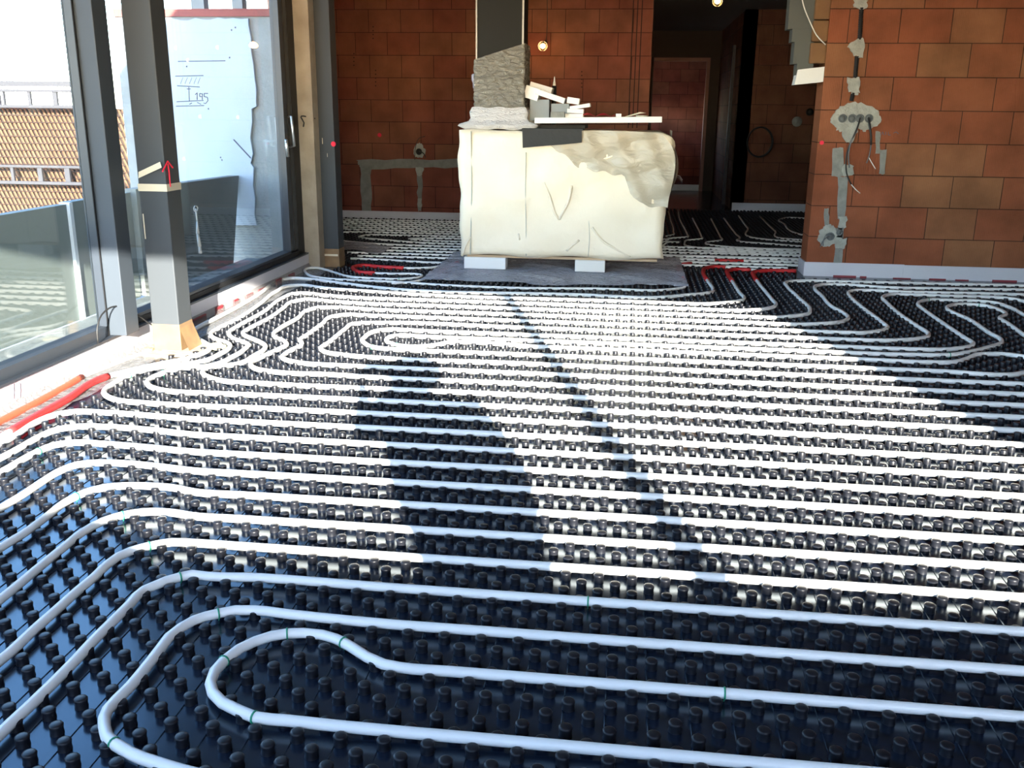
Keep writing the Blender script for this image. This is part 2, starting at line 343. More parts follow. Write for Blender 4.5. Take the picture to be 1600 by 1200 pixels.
# ============================================================ HEATING PIPES
ZP = .0235; PR = .0140
def row(m, X): return Vector((X, .05*m + .013, ZP))
def xr(m, extra=1.7):                      # where the row leaves the frame on the right
    return min(4.5, row_edge(m) + extra)
def row_edge(m):
    Y = .05*m + .013; X = -1.0
    for _ in range(300):
        d = Vector((X, Y, ZP)) - CAM
        if 800 + FPX*d.dot(CR)/d.dot(CF) > 1600: break
        X += .05
    return X
def path(spec):
    P = []; D = []
    for i, q in enumerate(spec):
        if q[0] == 'r': P.append(row(q[1], q[2])); D.append(None)
        else: P.append(atz(q[0], q[1], ZP)); D.append(0 if len(q) < 3 else 0)
    # pull traced points onto the nub grid where a traced bend runs into a straight row
    off = {}
    for i, q in enumerate(spec):
        if q[0] == 'r':
            for j in (i-1, i+1):
                if 0 <= j < len(spec) and spec[j][0] != 'r':
                    d = P[j].y - (.05*q[1] + .013)
                    if abs(d) < .12: off[j] = d
    keys = sorted(off)
    if keys:
        for i, q in enumerate(spec):
            if q[0] == 'r': continue
            lo = max([k for k in keys if k <= i], default=keys[0]); hi = min([k for k in keys if k >= i], default=keys[-1])
            t = 0 if hi == lo else (i-lo)/(hi-lo)
            P[i].y -= off[lo]*(1-t) + off[hi]*t
    return P, off
def clip_at(P, x, y, parent, r=PR):
    t = atz(x, y, ZP + .004); k = min(range(1, len(P)-1), key=lambda i: (P[i].xy - t.xy).length)
    d = (P[k+1]-P[k-1]).normalized(); c = P[k]; mb = MB()
    mb.tube([c-d*.0022, c+d*.0022], r+.0018, 12); mb.tube([c + Vector((0, 0, -r+.001)), c + Vector((0, 0, -ZP+.001))], .0016, 6)
    mb.build('tie', M['green'], parent, True)
def pipe(spec, label, ties=(), red=(), group='white floor heating pipes', r=PR, seg=10):
    P, off = path(spec)
    if spec[-1][0] != 'r' and spec[-1][0] >= 1690: P.append(P[-1] + (P[-1]-P[-2]).normalized()*.9)
    if spec[0][0] != 'r' and spec[0][0] >= 1690: P.insert(0, P[0] + Vector((1.1, .0, 0)))
    C = cr(P, .03)
    o = MB().tube(C, r, seg).build('heating_pipe', M['pipe'], None, True); tag(o, label, 'pipe', group)
    for (x, y) in ties: clip_at(C, x, y, o, r)
    for a, b in red:        # sleeve between two traced points
        ta, tb = atz(*a, ZP), atz(*b, ZP)
        i = min(range(len(C)), key=lambda k: (C[k].xy-ta.xy).length); j = min(range(len(C)), key=lambda k: (C[k].xy-tb.xy).length)
        if i > j: i, j = j, i
        if j - i >= 1: tag(MB().tube(C[i:j+1], .0185, 12).build('protective_sleeve', M['red'], o, True), 'red corrugated sleeve')
    return o
R = 'r'
BIG = 'sunlit field of the floor'
pipe([(R,-5,2.6),(R,-5,.4),(R,-5,-.25),(600,1137),(525,1130),(450,1122),(400,1117),(375,1107),(350,1095),(335,1080),(331,1065),(337,1047),(352,1030),(375,1012),(400,1000),(425,992),(450,988),(475,987),(505,990),(525,996),(550,1009),(575,1025),(600,1036),(625,1041),(R,0,-.45),(R,0,.5),(R,0,2.8)],
     'white heating pipe forming the small closed hairpin nearest the camera', [(397,1119),(357,1025),(445,991),(536,1001),(1133,1086)])
pipe([(R,-9,2.2),(R,-9,.2),(R,-9,-.65),(300,1240),(230,1218),(187,1200),(162,1182),(152,1170),(149,1152),(150,1137),(157,1122),(172,1105),(195,1082),(220,1052),(245,1020),(260,1000),(280,984),(300,972),(340,960),(367,954),(400,953),(450,958),(525,965),(600,971),(R,4,-.4),(R,4,.6),(R,4,xr(4))],
     'white heating pipe bending once around the nearest hairpin at bottom left', [(153,1178),(342,958)])
def out(m, L, label, ties=(), xl=None):
    x0 = atz(*L[-1], ZP).x
    return pipe(L + [(R,m,x0+.18),(R,m,x0+.6),(R,m,.8),(R,m,xr(m))], label, ties)
out(8,[(-60,1202),(0,1147),(15,1132),(42,1107),(75,1075),(110,1040),(150,997),(175,972),(205,942),(225,922),(232,919),(260,907),(282,901),(300,897),(325,900),(400,902),(475,907),(600,917)],
    'white heating pipe leaving the left frame edge lowest, its whole length in shade', [(285,898),(913,942)])
out(12,[(-60,1085),(0,1032),(15,1020),(50,987),(95,947),(125,920),(147,902),(170,880),(185,869),(205,860),(235,852),(270,846),(300,847)],
    'white heating pipe along the near border of the sun patch, second up at left', [(235,851)], -.9)
out(16,[(-60,985),(0,937),(15,925),(57,890),(100,855),(130,831),(160,815),(192,805),(225,800),(270,801),(300,806)],
    'white heating pipe just inside the near border of the sun patch, bending down at left', [(192,806)], -1.0)
out(20,[(-60,900),(0,857),(25,842),(62,815),(100,787),(125,775),(155,767),(185,764),(220,764),(265,767),(300,774)],
    'white heating pipe bending down at left, fourth up from the shaded bottom corner', [(130,773)], -1.05)
out(24,[(-60,832),(0,795),(25,780),(55,760),(90,739),(115,730),(150,727),(185,728),(250,734),(300,740)],
    'white heating pipe bending down at left, fifth up from the shaded bottom corner', [], -1.1)
out(28,[(-60,768),(0,739),(20,727),(50,711),(75,701),(110,697),(150,699),(225,705),(300,712)],
    'white heating pipe bending down at left, third below the red sleeves', [(74,703)], -1.1)
out(32,[(-60,745),(0,717),(20,706),(50,689),(82,676),(112,672),(150,672),(225,677),(300,685)],
    'white heating pipe bending down at left, second below the red sleeves', [], -1.15)
out(36,[(-60,722),(0,694),(15,685),(45,666),(75,654),(105,649),(150,650),(225,655),(300,661)],
    'white heating pipe bending down at left directly below the red sleeves', [], -1.15)
# loops that go around the foot of the near column and run on to the doorway side
pipe([(R,40,xr(40)),(R,40,.8),(R,40,-1.2),(400,642),(300,638),(269,636),(212,632),(184,629),(166,623),(159,616),(162,610),(175,601),(194,590),(207,585),(231,577),(269,571),(290,569),(308,566),(325,562),(342,554),(359,544),(362,540),(359,535),(342,529),(334,524),(334,518),(342,513),(374,497),(411,472),(436,453),(455,445),(477,444),(500,447),(580,453),(R,98,-1.6),(R,98,-.2),(R,98,.3),(1095,472),(1132,470),(1159,466),(1161,463),(1155,456),(1144,439),(1136,426),(1136,421),(1151,419),(1172,420),(1180,420)],
     'white heating pipe turning in the leftmost tight bend below the near column foot', [(208,586)], [((1144,439),(1172,420))])
pipe([(-60,718),(15,675),(60,649),(100,627),(169,588),(205,579),(240,571),(270,565),(287,562),(306,556),(325,548),(329,543),(324,538),(312,531),(303,524),(303,516),(312,510),(336,498),(374,478),(411,455),(426,443),(437,438),(452,435),(480,436),(520,441),(R,102,-1.9),(R,102,-.4),(R,102,.2),(1076,461),(1099,459),(1113,456),(1114,453),(1106,440),(1099,424),(1101,420),(1117,417),(1134,418),(1142,419)],
     'white heating pipe closest to the near column foot, in the bright red sleeve', [(303,521)], [((15,675),(169,588)),((1105,438),(1134,418))])
pipe([(R,44,xr(44)),(R,44,.8),(R,44,-1.1),(400,620),(330,617),(257,613),(242,610),(229,604),(227,599),(231,594),(246,587),(261,581),(278,577),(325,573),(346,567),(359,560),(374,552),(385,543),(389,540),(385,537),(364,529),(358,523),(359,518),(368,512),(411,488),(445,464),(458,459),(477,458),(505,461),(560,465),(R,94,-1.5),(R,94,.1),(1095,480),(1150,482),(1189,480),(1207,476),(1210,473),(1204,465),(1183,439),(1176,428),(1176,423),(1189,421.5),(1241,421.5)],
     'white heating pipe with the longest red sleeve, ending at the right wall corner', [(262,583)], [((1183,439),(1238,421.5))])
pipe([(R,48,xr(48)),(R,48,.8),(R,48,-1.0),(400,602),(344,598),(325,593),(313,586),(313,583),(319,578),(336,574),(355,573),(374,569),(392,559),(411,547),(413,542),(409,538),(392,530),(381,525),(379,520),(385,516),(421,497),(443,481),(456,472),(477,468),(514,471),(560,474),(R,90,-1.5),(R,90,.1),(R,90,.7),(1207,492),(1236,490),(1260,486),(1262,482),(1245,462),(1226,443),(1224,439),(1232,437),(1264,436),(1300,437),(1431,440),(1600,444),(1700,447)],
     'white heating pipe whose bend tops out right against the wall strip beside the wall corner', [])
pipe([(R,52,xr(52)),(R,52,.8),(R,52,-.8),(580,592),(505,587),(449,585),(421,582),(400,578),(391,572),(392,567),(411,557),(439,544),(448,539),(445,533),(430,526),(429,521),(439,512),(467,496),(482,484),(496,480),(524,479),(580,482),(R,86,-1.1),(R,86,.3),(R,86,.75),(1245,504),(1282,503),(1315,499),(1322,495),(1311,484),(1301,479),(1282,460),(1271,449),(1272,445),(1282,443),(1320,443),(1375,447),(1469,449),(1600,451),(1700,453)],
     'white heating pipe with the sharp point aimed left, fourth zigzag from the column foot', [])
pipe([(R,56,xr(56)),(R,56,.8),(R,56,-.8),(580,576),(524,573),(467,569),(449,565),(439,559),(443,555),(458,546),(469,541),(472,537),(469,531),(479,524),(505,505),(520,494),(539,491),(580,492),(R,82,-1.0),(R,82,.4),(R,82,.9),(1300,515),(1347,516),(1371,513),(1382,508),(1375,501),(1347,480),(1324,459),(1322,455),(1330,451.5),(1347,451),(1394,453),(1469,455),(1534,456),(1600,458),(1700,460)],
     'white heating pipe with a small S-kink in its left bend in the sun', [])
pipe([(R,60,xr(60)),(R,60,.8),(R,60,-.7),(580,561),(542,557),(505,550),(501,545),(514,535),(542,512),(552,505),(572,503),(610,502),(R,78,-.8),(R,78,.5),(R,78,.9),(1300,527),(1394,529),(1427,527),(1446,523),(1447,519),(1431,508),(1403,489),(1381,469),(1376,464),(1381,460),(1394,458),(1431,459),(1487,461),(1553,463),(1577,465),(1600,470),(1660,482)],
     'white heating pipe, second loop outward from the innermost one in the sunlit spiral', [])
pipe([(1700,568),(1660,572),(1600,578),(1577,582),(1544,582),(1487,578),(1394,574),(R,64,1.4),(R,64,.3),(R,64,-.75),(647,548),(601,545),(582,542),(571,536),(567,530),(571,526),(582,518),(597,514),(619,513),(666,515),(R,74,-.7),(R,74,.5),(R,74,1.0),(1300,539),(1412,543),(1469,544),(1497,542),(1512,539),(1517,534),(1506,527),(1469,502),(1441,482),(1432,474),(1435,470),(1448,467),(1487,468),(1525,469),(1553,472),(1572,478),(1600,492),(1650,518)],
     'white heating pipe wrapped directly around the innermost loop of the sunlit spiral', [(587,541),(1450,467)])
pipe([(1700,582),(1660,572),(1600,556),(1572,552),(1544,551),(1525,552),(1506,559),(1484,564),(1450,564),(1356,560),(R,68,1.3),(R,68,.2),(R,68,-.55),(694,537),(676,540),(657,541),(634,540),(616,536),(607,531),(608,526),(616,522),(629,520),(657,521),(R,71,-.65),(R,71,.5),(R,71,1.1),(1319,549),(1412,552),(1487,552),(1516,547),(1544,540),(1562,533),(1561,529),(1544,519),(1506,495),(1487,487),(1478,482),(1478,478),(1487,475),(1506,474),(1534,476),(1559,483),(1569,489),(1559,495),(1572,504),(1600,524),(1640,552)],
     'white heating pipe forming the innermost loop of the sunlit spiral', [(623,538),(1480,552),(1536,473)])
# pipes by the pallet and the far column
pipe([(1080,412),(1063,414),(1061,419),(1067,437),(1070,445),(1069,449),(1050,452),(1020,454),(960,452),(800,450),(700,446),(620,441),(554,438),(516,436),(485,431),(478,426),(476,422),(482,419),(493,418.5),(507,421),(526,427),(550,433),(582,435),(629,436),(652,434),(659,430),(647,428),(619,428),(586,427),(565,426),(554,422),(554,417),(565,415),(591,417),(631,419),(676,418),(692,414),(690,411),(666,410),(600,406),(548,404)],
     'white heating pipe with two thin red-sleeved parts, looping at the far column foot', [(622,437),(694,412)], [((1067,437),(1080,412)),((586,427),(631,419))], r=.011, seg=8)
pipe([(612,443),(640,441),(665,436),(682,432),(690,424),(700,417),(709,413),(716,411)],
     'short white heating pipe end in a red sleeve left of the pallet', [], [((682,432),(716,411))], r=.011, seg=8)
# rows in the rear of the room, behind the far column and the wrapped load
ry = [6.75+.2*i for i in range(17)]
def rear(L, label): return pipe_w(L, label, 'rear heating pipes')
def pipe_w(P, label, group, r=.011):
    o = MB().tube(cr([Vector((*p, ZP)) for p in P], .05), r, 8).build('heating_pipe', M['pipe'], None, True); return tag(o, label, 'pipe', group)
XR = 2.6
for i, Y in enumerate(ry[:4]):
    xl = -2.62 - .16*(i % 2)
    pipe_w([(xl, Y), (-1.5, Y), (0.2, Y), (1.40 if Y < 6.85 else XR-.1*i, Y)], 'white heating pipe row behind the far column, %s from the near side' % ['first', 'second', 'third', 'fourth'][i], 'rear heating pipes')
c = [(-3.05, 8.02), (-2.9, 7.85), (-2.45, 7.62)]
pipe_w([(XR-.3, ry[5]), (0, ry[5]), (-1.6, ry[5]), (-2.2, ry[5]+.02), (-2.6, 7.90), (-3.0, 8.13), (-2.95, 8.28), (-2.6, ry[8]-.02), (-2.0, ry[8]), (.5, ry[8])], 'white heating pipe with the pointed loop on the dark floor right of the far column', 'rear heating pipes')
pipe_w([(XR-.2, ry[6]), (0, ry[6]), (-1.6, ry[6]), (-2.2, ry[6]+.01), (-2.42, ry[6]+.1), (-2.2, ry[7]), (-1.6, ry[7]), (.3, ry[7])], 'white heating pipe in the small inner loop on the rear floor', 'rear heating pipes')
pipe_w([(XR-.2, ry[4]), (-1.6, ry[4]), (-2.1, ry[4]), (-2.9, ry[4]+.12), (-3.5, 8.2), (-3.3, 8.45), (-2.6, ry[9]), (-1.6, ry[9]), (.4, ry[9])], 'white heating pipe wrapped around the pointed loop right of the far column', 'rear heating pipes')
for i, Y in enumerate(ry[10:16]):
    pipe_w([(-3.9+.06*(i % 3), Y), (-2.0, Y), (.0, Y), (0.1, Y)], 'white heating pipe row at the foot of the rear brick wall, %s from the wall' % ['sixth', 'fifth', 'fourth', 'third', 'second', 'first'][i], 'rear heating pipes')
# hallway pipes
HP = [
 ([(1041,369),(1051,367),(1052,362),(1047,342),(1044,330)], 'short white heating pipe right beside the wrapped load, leading into the corridor'),
 ([(1255,399),(1150,395),(1071,391),(1045,389),(1042,378),(1043,373),(1075,370),(1074,367),(1062,342),(1059,328)], 'white hallway heating pipe with the leftmost full zigzag into the corridor'),
 ([(1255,394),(1150,391),(1100,388),(1075,385),(1070,379),(1072,376),(1097,373),(1096,370),(1082,341)], 'white hallway heating pipe, second zigzag right of the wrapped load'),
 ([(1255,390),(1180,388),(1129,385),(1103,381),(1103,379),(1128,375),(1126,371),(1111,342)], 'white hallway heating pipe, third zigzag right of the wrapped load'),
 ([(1255,385),(1189,380),(1160,378),(1151,376),(1156,373),(1150,366),(1131,341)], 'white hallway heating pipe, fourth from the wrapped load'),
 ([(1255,378),(1207,375),(1187,373),(1168,356),(1154,337)], 'white hallway heating pipe bending in an open curve, fifth from the wrapped load'),
 ([(1256,375),(1226,373),(1211,361),(1187,338)], 'white hallway heating pipe, second from the wall edge'),
 ([(1257,368),(1243,364),(1225,350),(1218,343),(1235,340),(1257,341)], 'white hallway heating pipe looping at the edge of the right wall')]
for L, lab in HP: tag(MB().tube(cr([atz(x, y, ZP) for x, y in L], .05), .010, 8).build('heating_pipe', M['pipe'], None, True), lab, 'pipe', 'hallway heating pipes')
for i, y in enumerate((403.5, 408, 412.5)):
    a, b_ = atz(1042, y-1, ZP), atz(1250, y, ZP); Y = (a.y+b_.y)/2
    o = pipe_w([(a.x, Y), ((a.x+b_.x)/2, Y), (b_.x+.1, Y)], 'white hallway heating pipe row, %s behind the red sleeved ends' % ['third', 'second', 'first'][i], 'hallway heating pipes')
    if i == 1:
        c0, c1 = atz(1117, 407, ZP), atz(1161, 407, ZP)
        tag(MB().tube([(c0.x, Y, ZP), (c1.x, Y, ZP)], .016, 10).build('protective_sleeve', M['red'], o, True), 'red sleeve')
tag(MB().tube([atz(1050,270,ZP) + Vector((0,-.3,0)), atz(1062,275,ZP), atz(1066,281,ZP)], .01, 8).build('heating_pipe', M['pipe'], None, True), 'white heating pipe on the floor of the small room beyond the corridor', 'pipe')
# second red sleeve by the window strip
P = cr([atz(x, y, .02) for x, y in [(-60,690),(0,659),(60,628),(100,606),(135,586),(165,574),(200,560),(238,546)]], .04)
o = MB().tube(P, .011, 8).build('heating_pipe', M['pipe'], None, True); tag(o, 'yellowish pipe beside the window strip, running from a faded red sleeve to the column foot', 'pipe')
k = min(range(len(P)), key=lambda i: (P[i].xy-atz(138,585,.02).xy).length)
tag(MB().tube(P[:k], .0175, 12).build('protective_sleeve', mat('faded_red', (.72, .10, .05), .5), o, True), 'faded red sleeve')

# ============================================================ STEEL COLUMNS
def column(x0, y0, lab, zt=ZC, w=.165):
    t = empty('steel_column', (x0+w/2, y0+w/2, 0), lab, 'column')
    MB().box(x0, x0+w, y0, y0+w, .16, zt, None, .006).build('shaft', M['steel'], t)
    return t
c1 = column(-2.768, 3.02, 'near dark grey square steel column with masking tape around it, beside the window mullion')
MB().box(-2.770, -2.601, 3.018, 3.187, .0, .17, None, .004).build('base_sleeve', M['tape'], c1)
v = ragged([(-2.83, 2.93), (-2.60, 2.90), (-2.49, 2.97), (-2.46, 3.06), (-2.52, 3.17), (-2.60, 3.28), (-2.80, 3.30), (-2.85, 3.10)], .008, 4)
fixn(MB().prism([(p.x, p.y, 0) for p in v], (0, 0, .016)).build('mortar_pad', M['bark'], c1))
f1 = [(-2.60, 3.02), (-2.50, 3.03), (-2.49, 3.10), (-2.60, 3.19)]
MB().raw([(-2.602, 3.018, .15), (-2.602, 3.188, .15), (-2.555, 3.02, .018), (-2.555, 3.19, .018)], [(0, 1, 3, 2)]).build('tape_flare', M['tape'], c1)
# masking tape band with a loose end
tb = MB().box(-2.7705, -2.6005, 3.0165, 3.1895, .925, .965)
tb.build('masking_tape', M['mask'], c1)
a = aty(216, 275, 3.014); b_ = aty(252, 258, 3.005)
MB().raw([(a.x, 3.014, a.z-.012), (a.x+.004, 3.014, a.z+.022), (b_.x, 2.992, b_.z+.018), (b_.x+.008, 2.990, b_.z-.012)], [(0, 1, 2, 3)]).raw([(a.x, 3.016, a.z-.012), (a.x+.004, 3.016, a.z+.022), (b_.x, 2.994, b_.z+.018), (b_.x+.008, 2.992, b_.z-.012)], [(3, 2, 1, 0)]).build('tape_end', M['mask'], c1)
rm = MB()  # laser light on the column side, drawn as thin red decals
for L in ([(254, 268), (262, 252), (270, 262)], [(262, 256), (264, 268), (266, 292)]):
    rm.tube([atx(x, y, -2.6005) for x, y in L], .0045, 6)
rm.build('painted_laser_spot', M['redmark'], c1)
MB().box(-2.758, -2.753, 3.0155, 3.019, .66, .80).build('scratch', M['mask'], c1)
c2 = column(-2.796, 6.20, 'far dark grey steel column with a brown taped foot, past the window end')
MB().box(-2.798, -2.629, 6.198, 6.367, 0, .165, None, .003).build('base_sleeve', M['tape'], c2)
MB().box(-2.796, -2.640, 6.1965, 6.2, .100, .118).build('tape_stripe', M['mask'], c2)
MB().cyl(aty(521, 225, 6.199), aty(521, 225, 6.199)+Vector((0, -.002, 0)), .022, seg=14).build('painted_laser_spot', M['redmark'], c2)  # laser light on the column front, drawn as a flat red disc
MB().box(-2.74, -2.735, 6.197, 6.2, 1.08, 1.13).box(-2.70, -2.697, 6.197, 6.2, .97, 1.0).build('scratch', M['mask'], c2)

# foam lump, cable arc and rubble by the near column
bmx = bmesh.new(); bmesh.ops.create_icosphere(bmx, subdivisions=2, radius=.05)
for q in bmx.verts: q.co = Vector((q.co.x*1.1, q.co.y*.7, q.co.z*.45))*(1+random.uniform(-.25, .25))
bmesh.ops.translate(bmx, verts=bmx.verts, vec=atz(340, 543, .02)+Vector((0, 0, .006)))
tag(MB().add(bmx).build('foam_lump', mat('yellow_foam', (.72, .66, .42), .8), None), 'small yellowish lump of foam lying right of the near column foot', 'foam')
p = [(254, 516, -2.775, 3.01), (236, 507, -2.80, 2.95), (215, 492, -2.83, 2.86), (190, 479, -2.84, 2.76), (170, 482, -2.845, 2.68), (157, 495, -2.85, 2.64), (152, 512, -2.852, 2.62), (153, 536, -2.853, 2.61)]
tag(MB().tube(cr([atx(x, y, X) for x, y, X, _ in p], .02), .0045, 8).build('cable_stub', M['cable'], None, True), 'thin black cable arching from the near column foot to the window sill', 'cable')
# door handle pair on the far window frame
h = empty('door_handle', atx(450, 215, -2.88), 'brushed metal pull handle with a lever on the far dark door frame', 'handle')
X = -2.845
a, b_ = atx(455, 182, X), atx(460, 228, X)
MB().tube([atx(450, 182, -2.9), a, b_, atx(452, 230, -2.9)], .011, 10).build('grip', M['chrome'], h, True)
MB().tube([atx(447, 218, -2.855), atx(450, 245, -2.855)], .012, 10).tube([atx(447, 221, -2.90), atx(447, 221, -2.85)], .010, 10).build('lever', M['chrome'], h, True)
h2 = empty('door_handle', atx(430, 205, -2.96), 'brushed metal pull handle seen outside, behind the glass of the far door', 'handle')
MB().tube([atx(440, 184, -2.95), atx(431, 184, -3.03), atx(435, 226, -3.03), atx(445, 226, -2.95)], .012, 10).build('grip', M['chrome'], h2, True)
# dried glue smear on the pane
g = MB(); P = [atx(x, y, -2.9395) for x, y in [(306, 326), (308, 345), (309, 365), (312, 385), (313, 396)]]
for i in range(len(P)-1): g.cyl(P[i], P[i+1], .005 + .004*(i > 1), .006 + .006*(i > 0), 6)
gr = [atx(306 + 3*math.cos(t*PI/5), 326 + 4.5*math.sin(t*PI/5), -2.9395) for t in range(11)]
g.tube(gr, .004, 6)
tag(g.build('glue_smear', mat('glue', (.55, .55, .52), .5), None, True), 'pale glue smear with a round knot running down the far window pane', 'glue smear')

# ============================================================ OUTSIDE THE WINDOW
st(MB().box(-3.50, -2.98, -3.1, 6.2, -.2, .06).box(-40, -3.6, -20, 40, -1.2, -1.0).build('ground', M['concrete']))
P0 = [(-3.52, 2.2, .06), (-3.52, 4.7, .06), (-3.52, 4.7, .80), (-3.52, 2.2, .80)]
bd = mat('board_grey', (.24, .27, .26), .8, noise=(3, (.20, .23, .22), .3))
y1 = atx(105, 315, -3.52).y; y2 = atx(190, 300, -3.52).y
tag(fixn(MB().prism([(-3.52, -1.0, .06), (-3.52, y1-.015, .06), (-3.52, y1-.015, .79), (-3.52, -1.0, .78)], (-.07, 0, 0)).build('terrace_board', bd)), 'grey green board behind the near window pane, left of the white strip', 'board', 'boards standing along the terrace')
tag(fixn(MB().prism([(-3.52, y1+.03, .06), (-3.52, 4.30, .06), (-3.52, 4.30, .80), (-3.52, y1+.03, .80)], (-.07, 0, 0)).build('terrace_board', bd)), 'grey board behind the window, directly right of the white strip', 'board', 'boards standing along the terrace')
tag(fixn(MB().prism([(-3.50, 4.34, .06), (-3.50, 5.90, .06), (-3.50, 6.15, .80), (-3.50, 4.34, .82)], (-.09, 0, 0)).build('terrace_board', mat('board_dark', (.24, .25, .235), .8, noise=(3, (.20, .21, .20), .3)))), 'dark grey board with a slanted right end, right of the near column', 'board', 'boards standing along the terrace')
tag(box('gap_strip', -3.57, -3.50, y1-.012, y1+.022, .06, .80, mat('white_gap_strip', (.85, .87, .9), .5)), 'narrow white strip in the gap between two terrace boards', 'post')  # plain white strip filling the gap between the boards
pw = empty('white_insulation_panel', (-3.8, 6.19, 0), 'white insulation panel with pencilled dimension sketch on the terrace wall', 'panel')
tl, trr, br = aty(225, 30, 6.17), aty(388, 26, 6.17), aty(402, 356, 6.17)
ol = [(tl.x-.02, .30), (tl.x-.02, tl.z)]
random.seed(3)
for i in range(15): ol.append((tl.x+(trr.x-tl.x)*i/14, tl.z+random.uniform(-.012, .012)))
for (x, y) in [(390,40),(392,60),(391,80),(396,100),(397,120),(400,140),(402,160),(400,166),(393,170),(395,190),(393,215),(394,240),(392,255),(396,262),(394,290),(398,310),(396,335),(402,352)]:
    q = aty(x, y, 6.17); ol.append((q.x+random.uniform(-.012, .012), q.z))
ol.append((aty(372, 347, 6.17).x, .36)); ol.append((-4.0, .30))
fixn(MB().prism([(x, 6.1635, z) for x, z in ol], (0, .032, 0)).build('panel_face', M['insul'], pw))
inkm = MB()
def stroke(L, w=.0035):
    P = [aty(x, y, 6.163) for x, y in L]
    for i in range(len(P)-1): inkm.cyl(P[i], P[i+1], w, seg=5)
stroke([(278,96),(352,95)]); stroke([(274,119),(318,118)]); stroke([(277,134),(312,136)]); stroke([(276,159),(318,157)]); stroke([(275,166),(319,165)])
stroke([(295,136),(296,158)]); stroke([(292,139),(298,139)]); stroke([(296,163),(300,161)])
for x in (282, 289, 296, 303, 309): stroke([(x, 131), (x+4, 121)], .0018)
stroke([(305,148),(308,145),(308,156)]); stroke([(316,147),(312,146),(312,151),(316,151),(316,146),(316,156)]); stroke([(325,146),(319,146),(319,151),(324,152),(325,157),(321,162),(318,161)])
stroke([(308,160),(314,163)]); stroke([(365,218),(378,232),(392,247)], .006)
inkm.build('pencil_sketch', M['ink'], pw)
for x, y in [(275,75),(340,74),(294,94),(313,182),(372,183),(288,248)]:
    MB().cyl(aty(x, y, 6.164), aty(x, y, 6.160), .018, seg=12).build('fixing_cap', M['eps'], pw)
for x, y in [(362,47),(368,43),(292,104),(326,170),(345,246),(347,250),(359,90)]: MB().cyl(aty(x, y, 6.164), aty(x, y, 6.162), .008, seg=8).build('fixing_hole', M['ink'], pw)
# open top of the terrace wall: red beam and posts against the sky
z0 = aty(320, 26, 6.2).z; z1 = aty(320, 14, 6.2).z
st(MB().box(aty(180, 33, 6.2).x, -3.05, 6.18, 6.30, z0, z1).build('trim_5', M['redbeam']))
st(MB().box(aty(298,0,6.2).x, aty(318,0,6.2).x, 6.2, 6.3, z1, ZC).box(aty(362,0,6.2).x, aty(378,0,6.2).x, 6.2, 6.3, z1, ZC).build('trim_7', M['concrete']))
q = aty(178, 33, 6.05); q2 = aty(196, 33, 6.05)
tag(box('concrete_post', q.x, q2.x, 6.05, 6.2, -.2, q.z, M['concrete']), 'pale concrete post outside, seen between the mullion and the near column', 'post')
# reed screen with its railing
YF = 8.0
rs = empty('reed_screen', (-6.3, YF, 0), 'brown reed screen behind a dark railing, outside the near window', 'screen')
A = aty(-60, 168, YF); B = aty(184, 168, YF); zt = A.z; zb = aty(0, 300, YF).z - .25
cc = MB(); x = A.x - .5
while x < B.x + .35:
    cc.cyl((x-.30, YF+.05+random.uniform(-.004, .004), zt), (x+.18, YF+.05, zb), .0125, seg=5); x += .052
cc.build('reeds', M['reed'], rs)
bk = MB(); bk.box(A.x-.6, B.x, YF+.085, YF+.10, zb, zt)
z = zt
while z > zb: bk.cyl((A.x-.6, YF+.035, z), (B.x, YF+.035, z), .005, seg=5); z -= .075
bk.build('backing', M['reedd'], rs)
rl = empty('railing', (-6.3, YF-.1, 0), 'dark railing of double bars with short uprights, in front of the reed screen', 'railing')
for ya, yb, w in ((127, 135, .045), (140, 144, .028), (164, 169, .030), (258, 262, .026), (283, 288, .030)):
    za, z_b = aty(60, ya, YF-.1).z, aty(60, yb, YF-.1).z
    MB().box(A.x-.6, B.x, YF-.14, YF-.09, z_b, za, None, .006).build('bar', M['rail'], rl)
for x0, x1, ya, yb in [(5,11,140,168),(44,52,140,168),(83,93,140,168),(0,2,140,168),(60,70,260,286),(102,113,260,286),(165,176,127,168),(-40,-30,140,168),(18,26,260,286)]:
    a, b_ = aty(x0, ya, YF-.1), aty(x1, yb, YF-.1); MB().box(a.x, b_.x, YF-.13, YF-.10, b_.z, a.z).build('upright', M['rail'], rl)

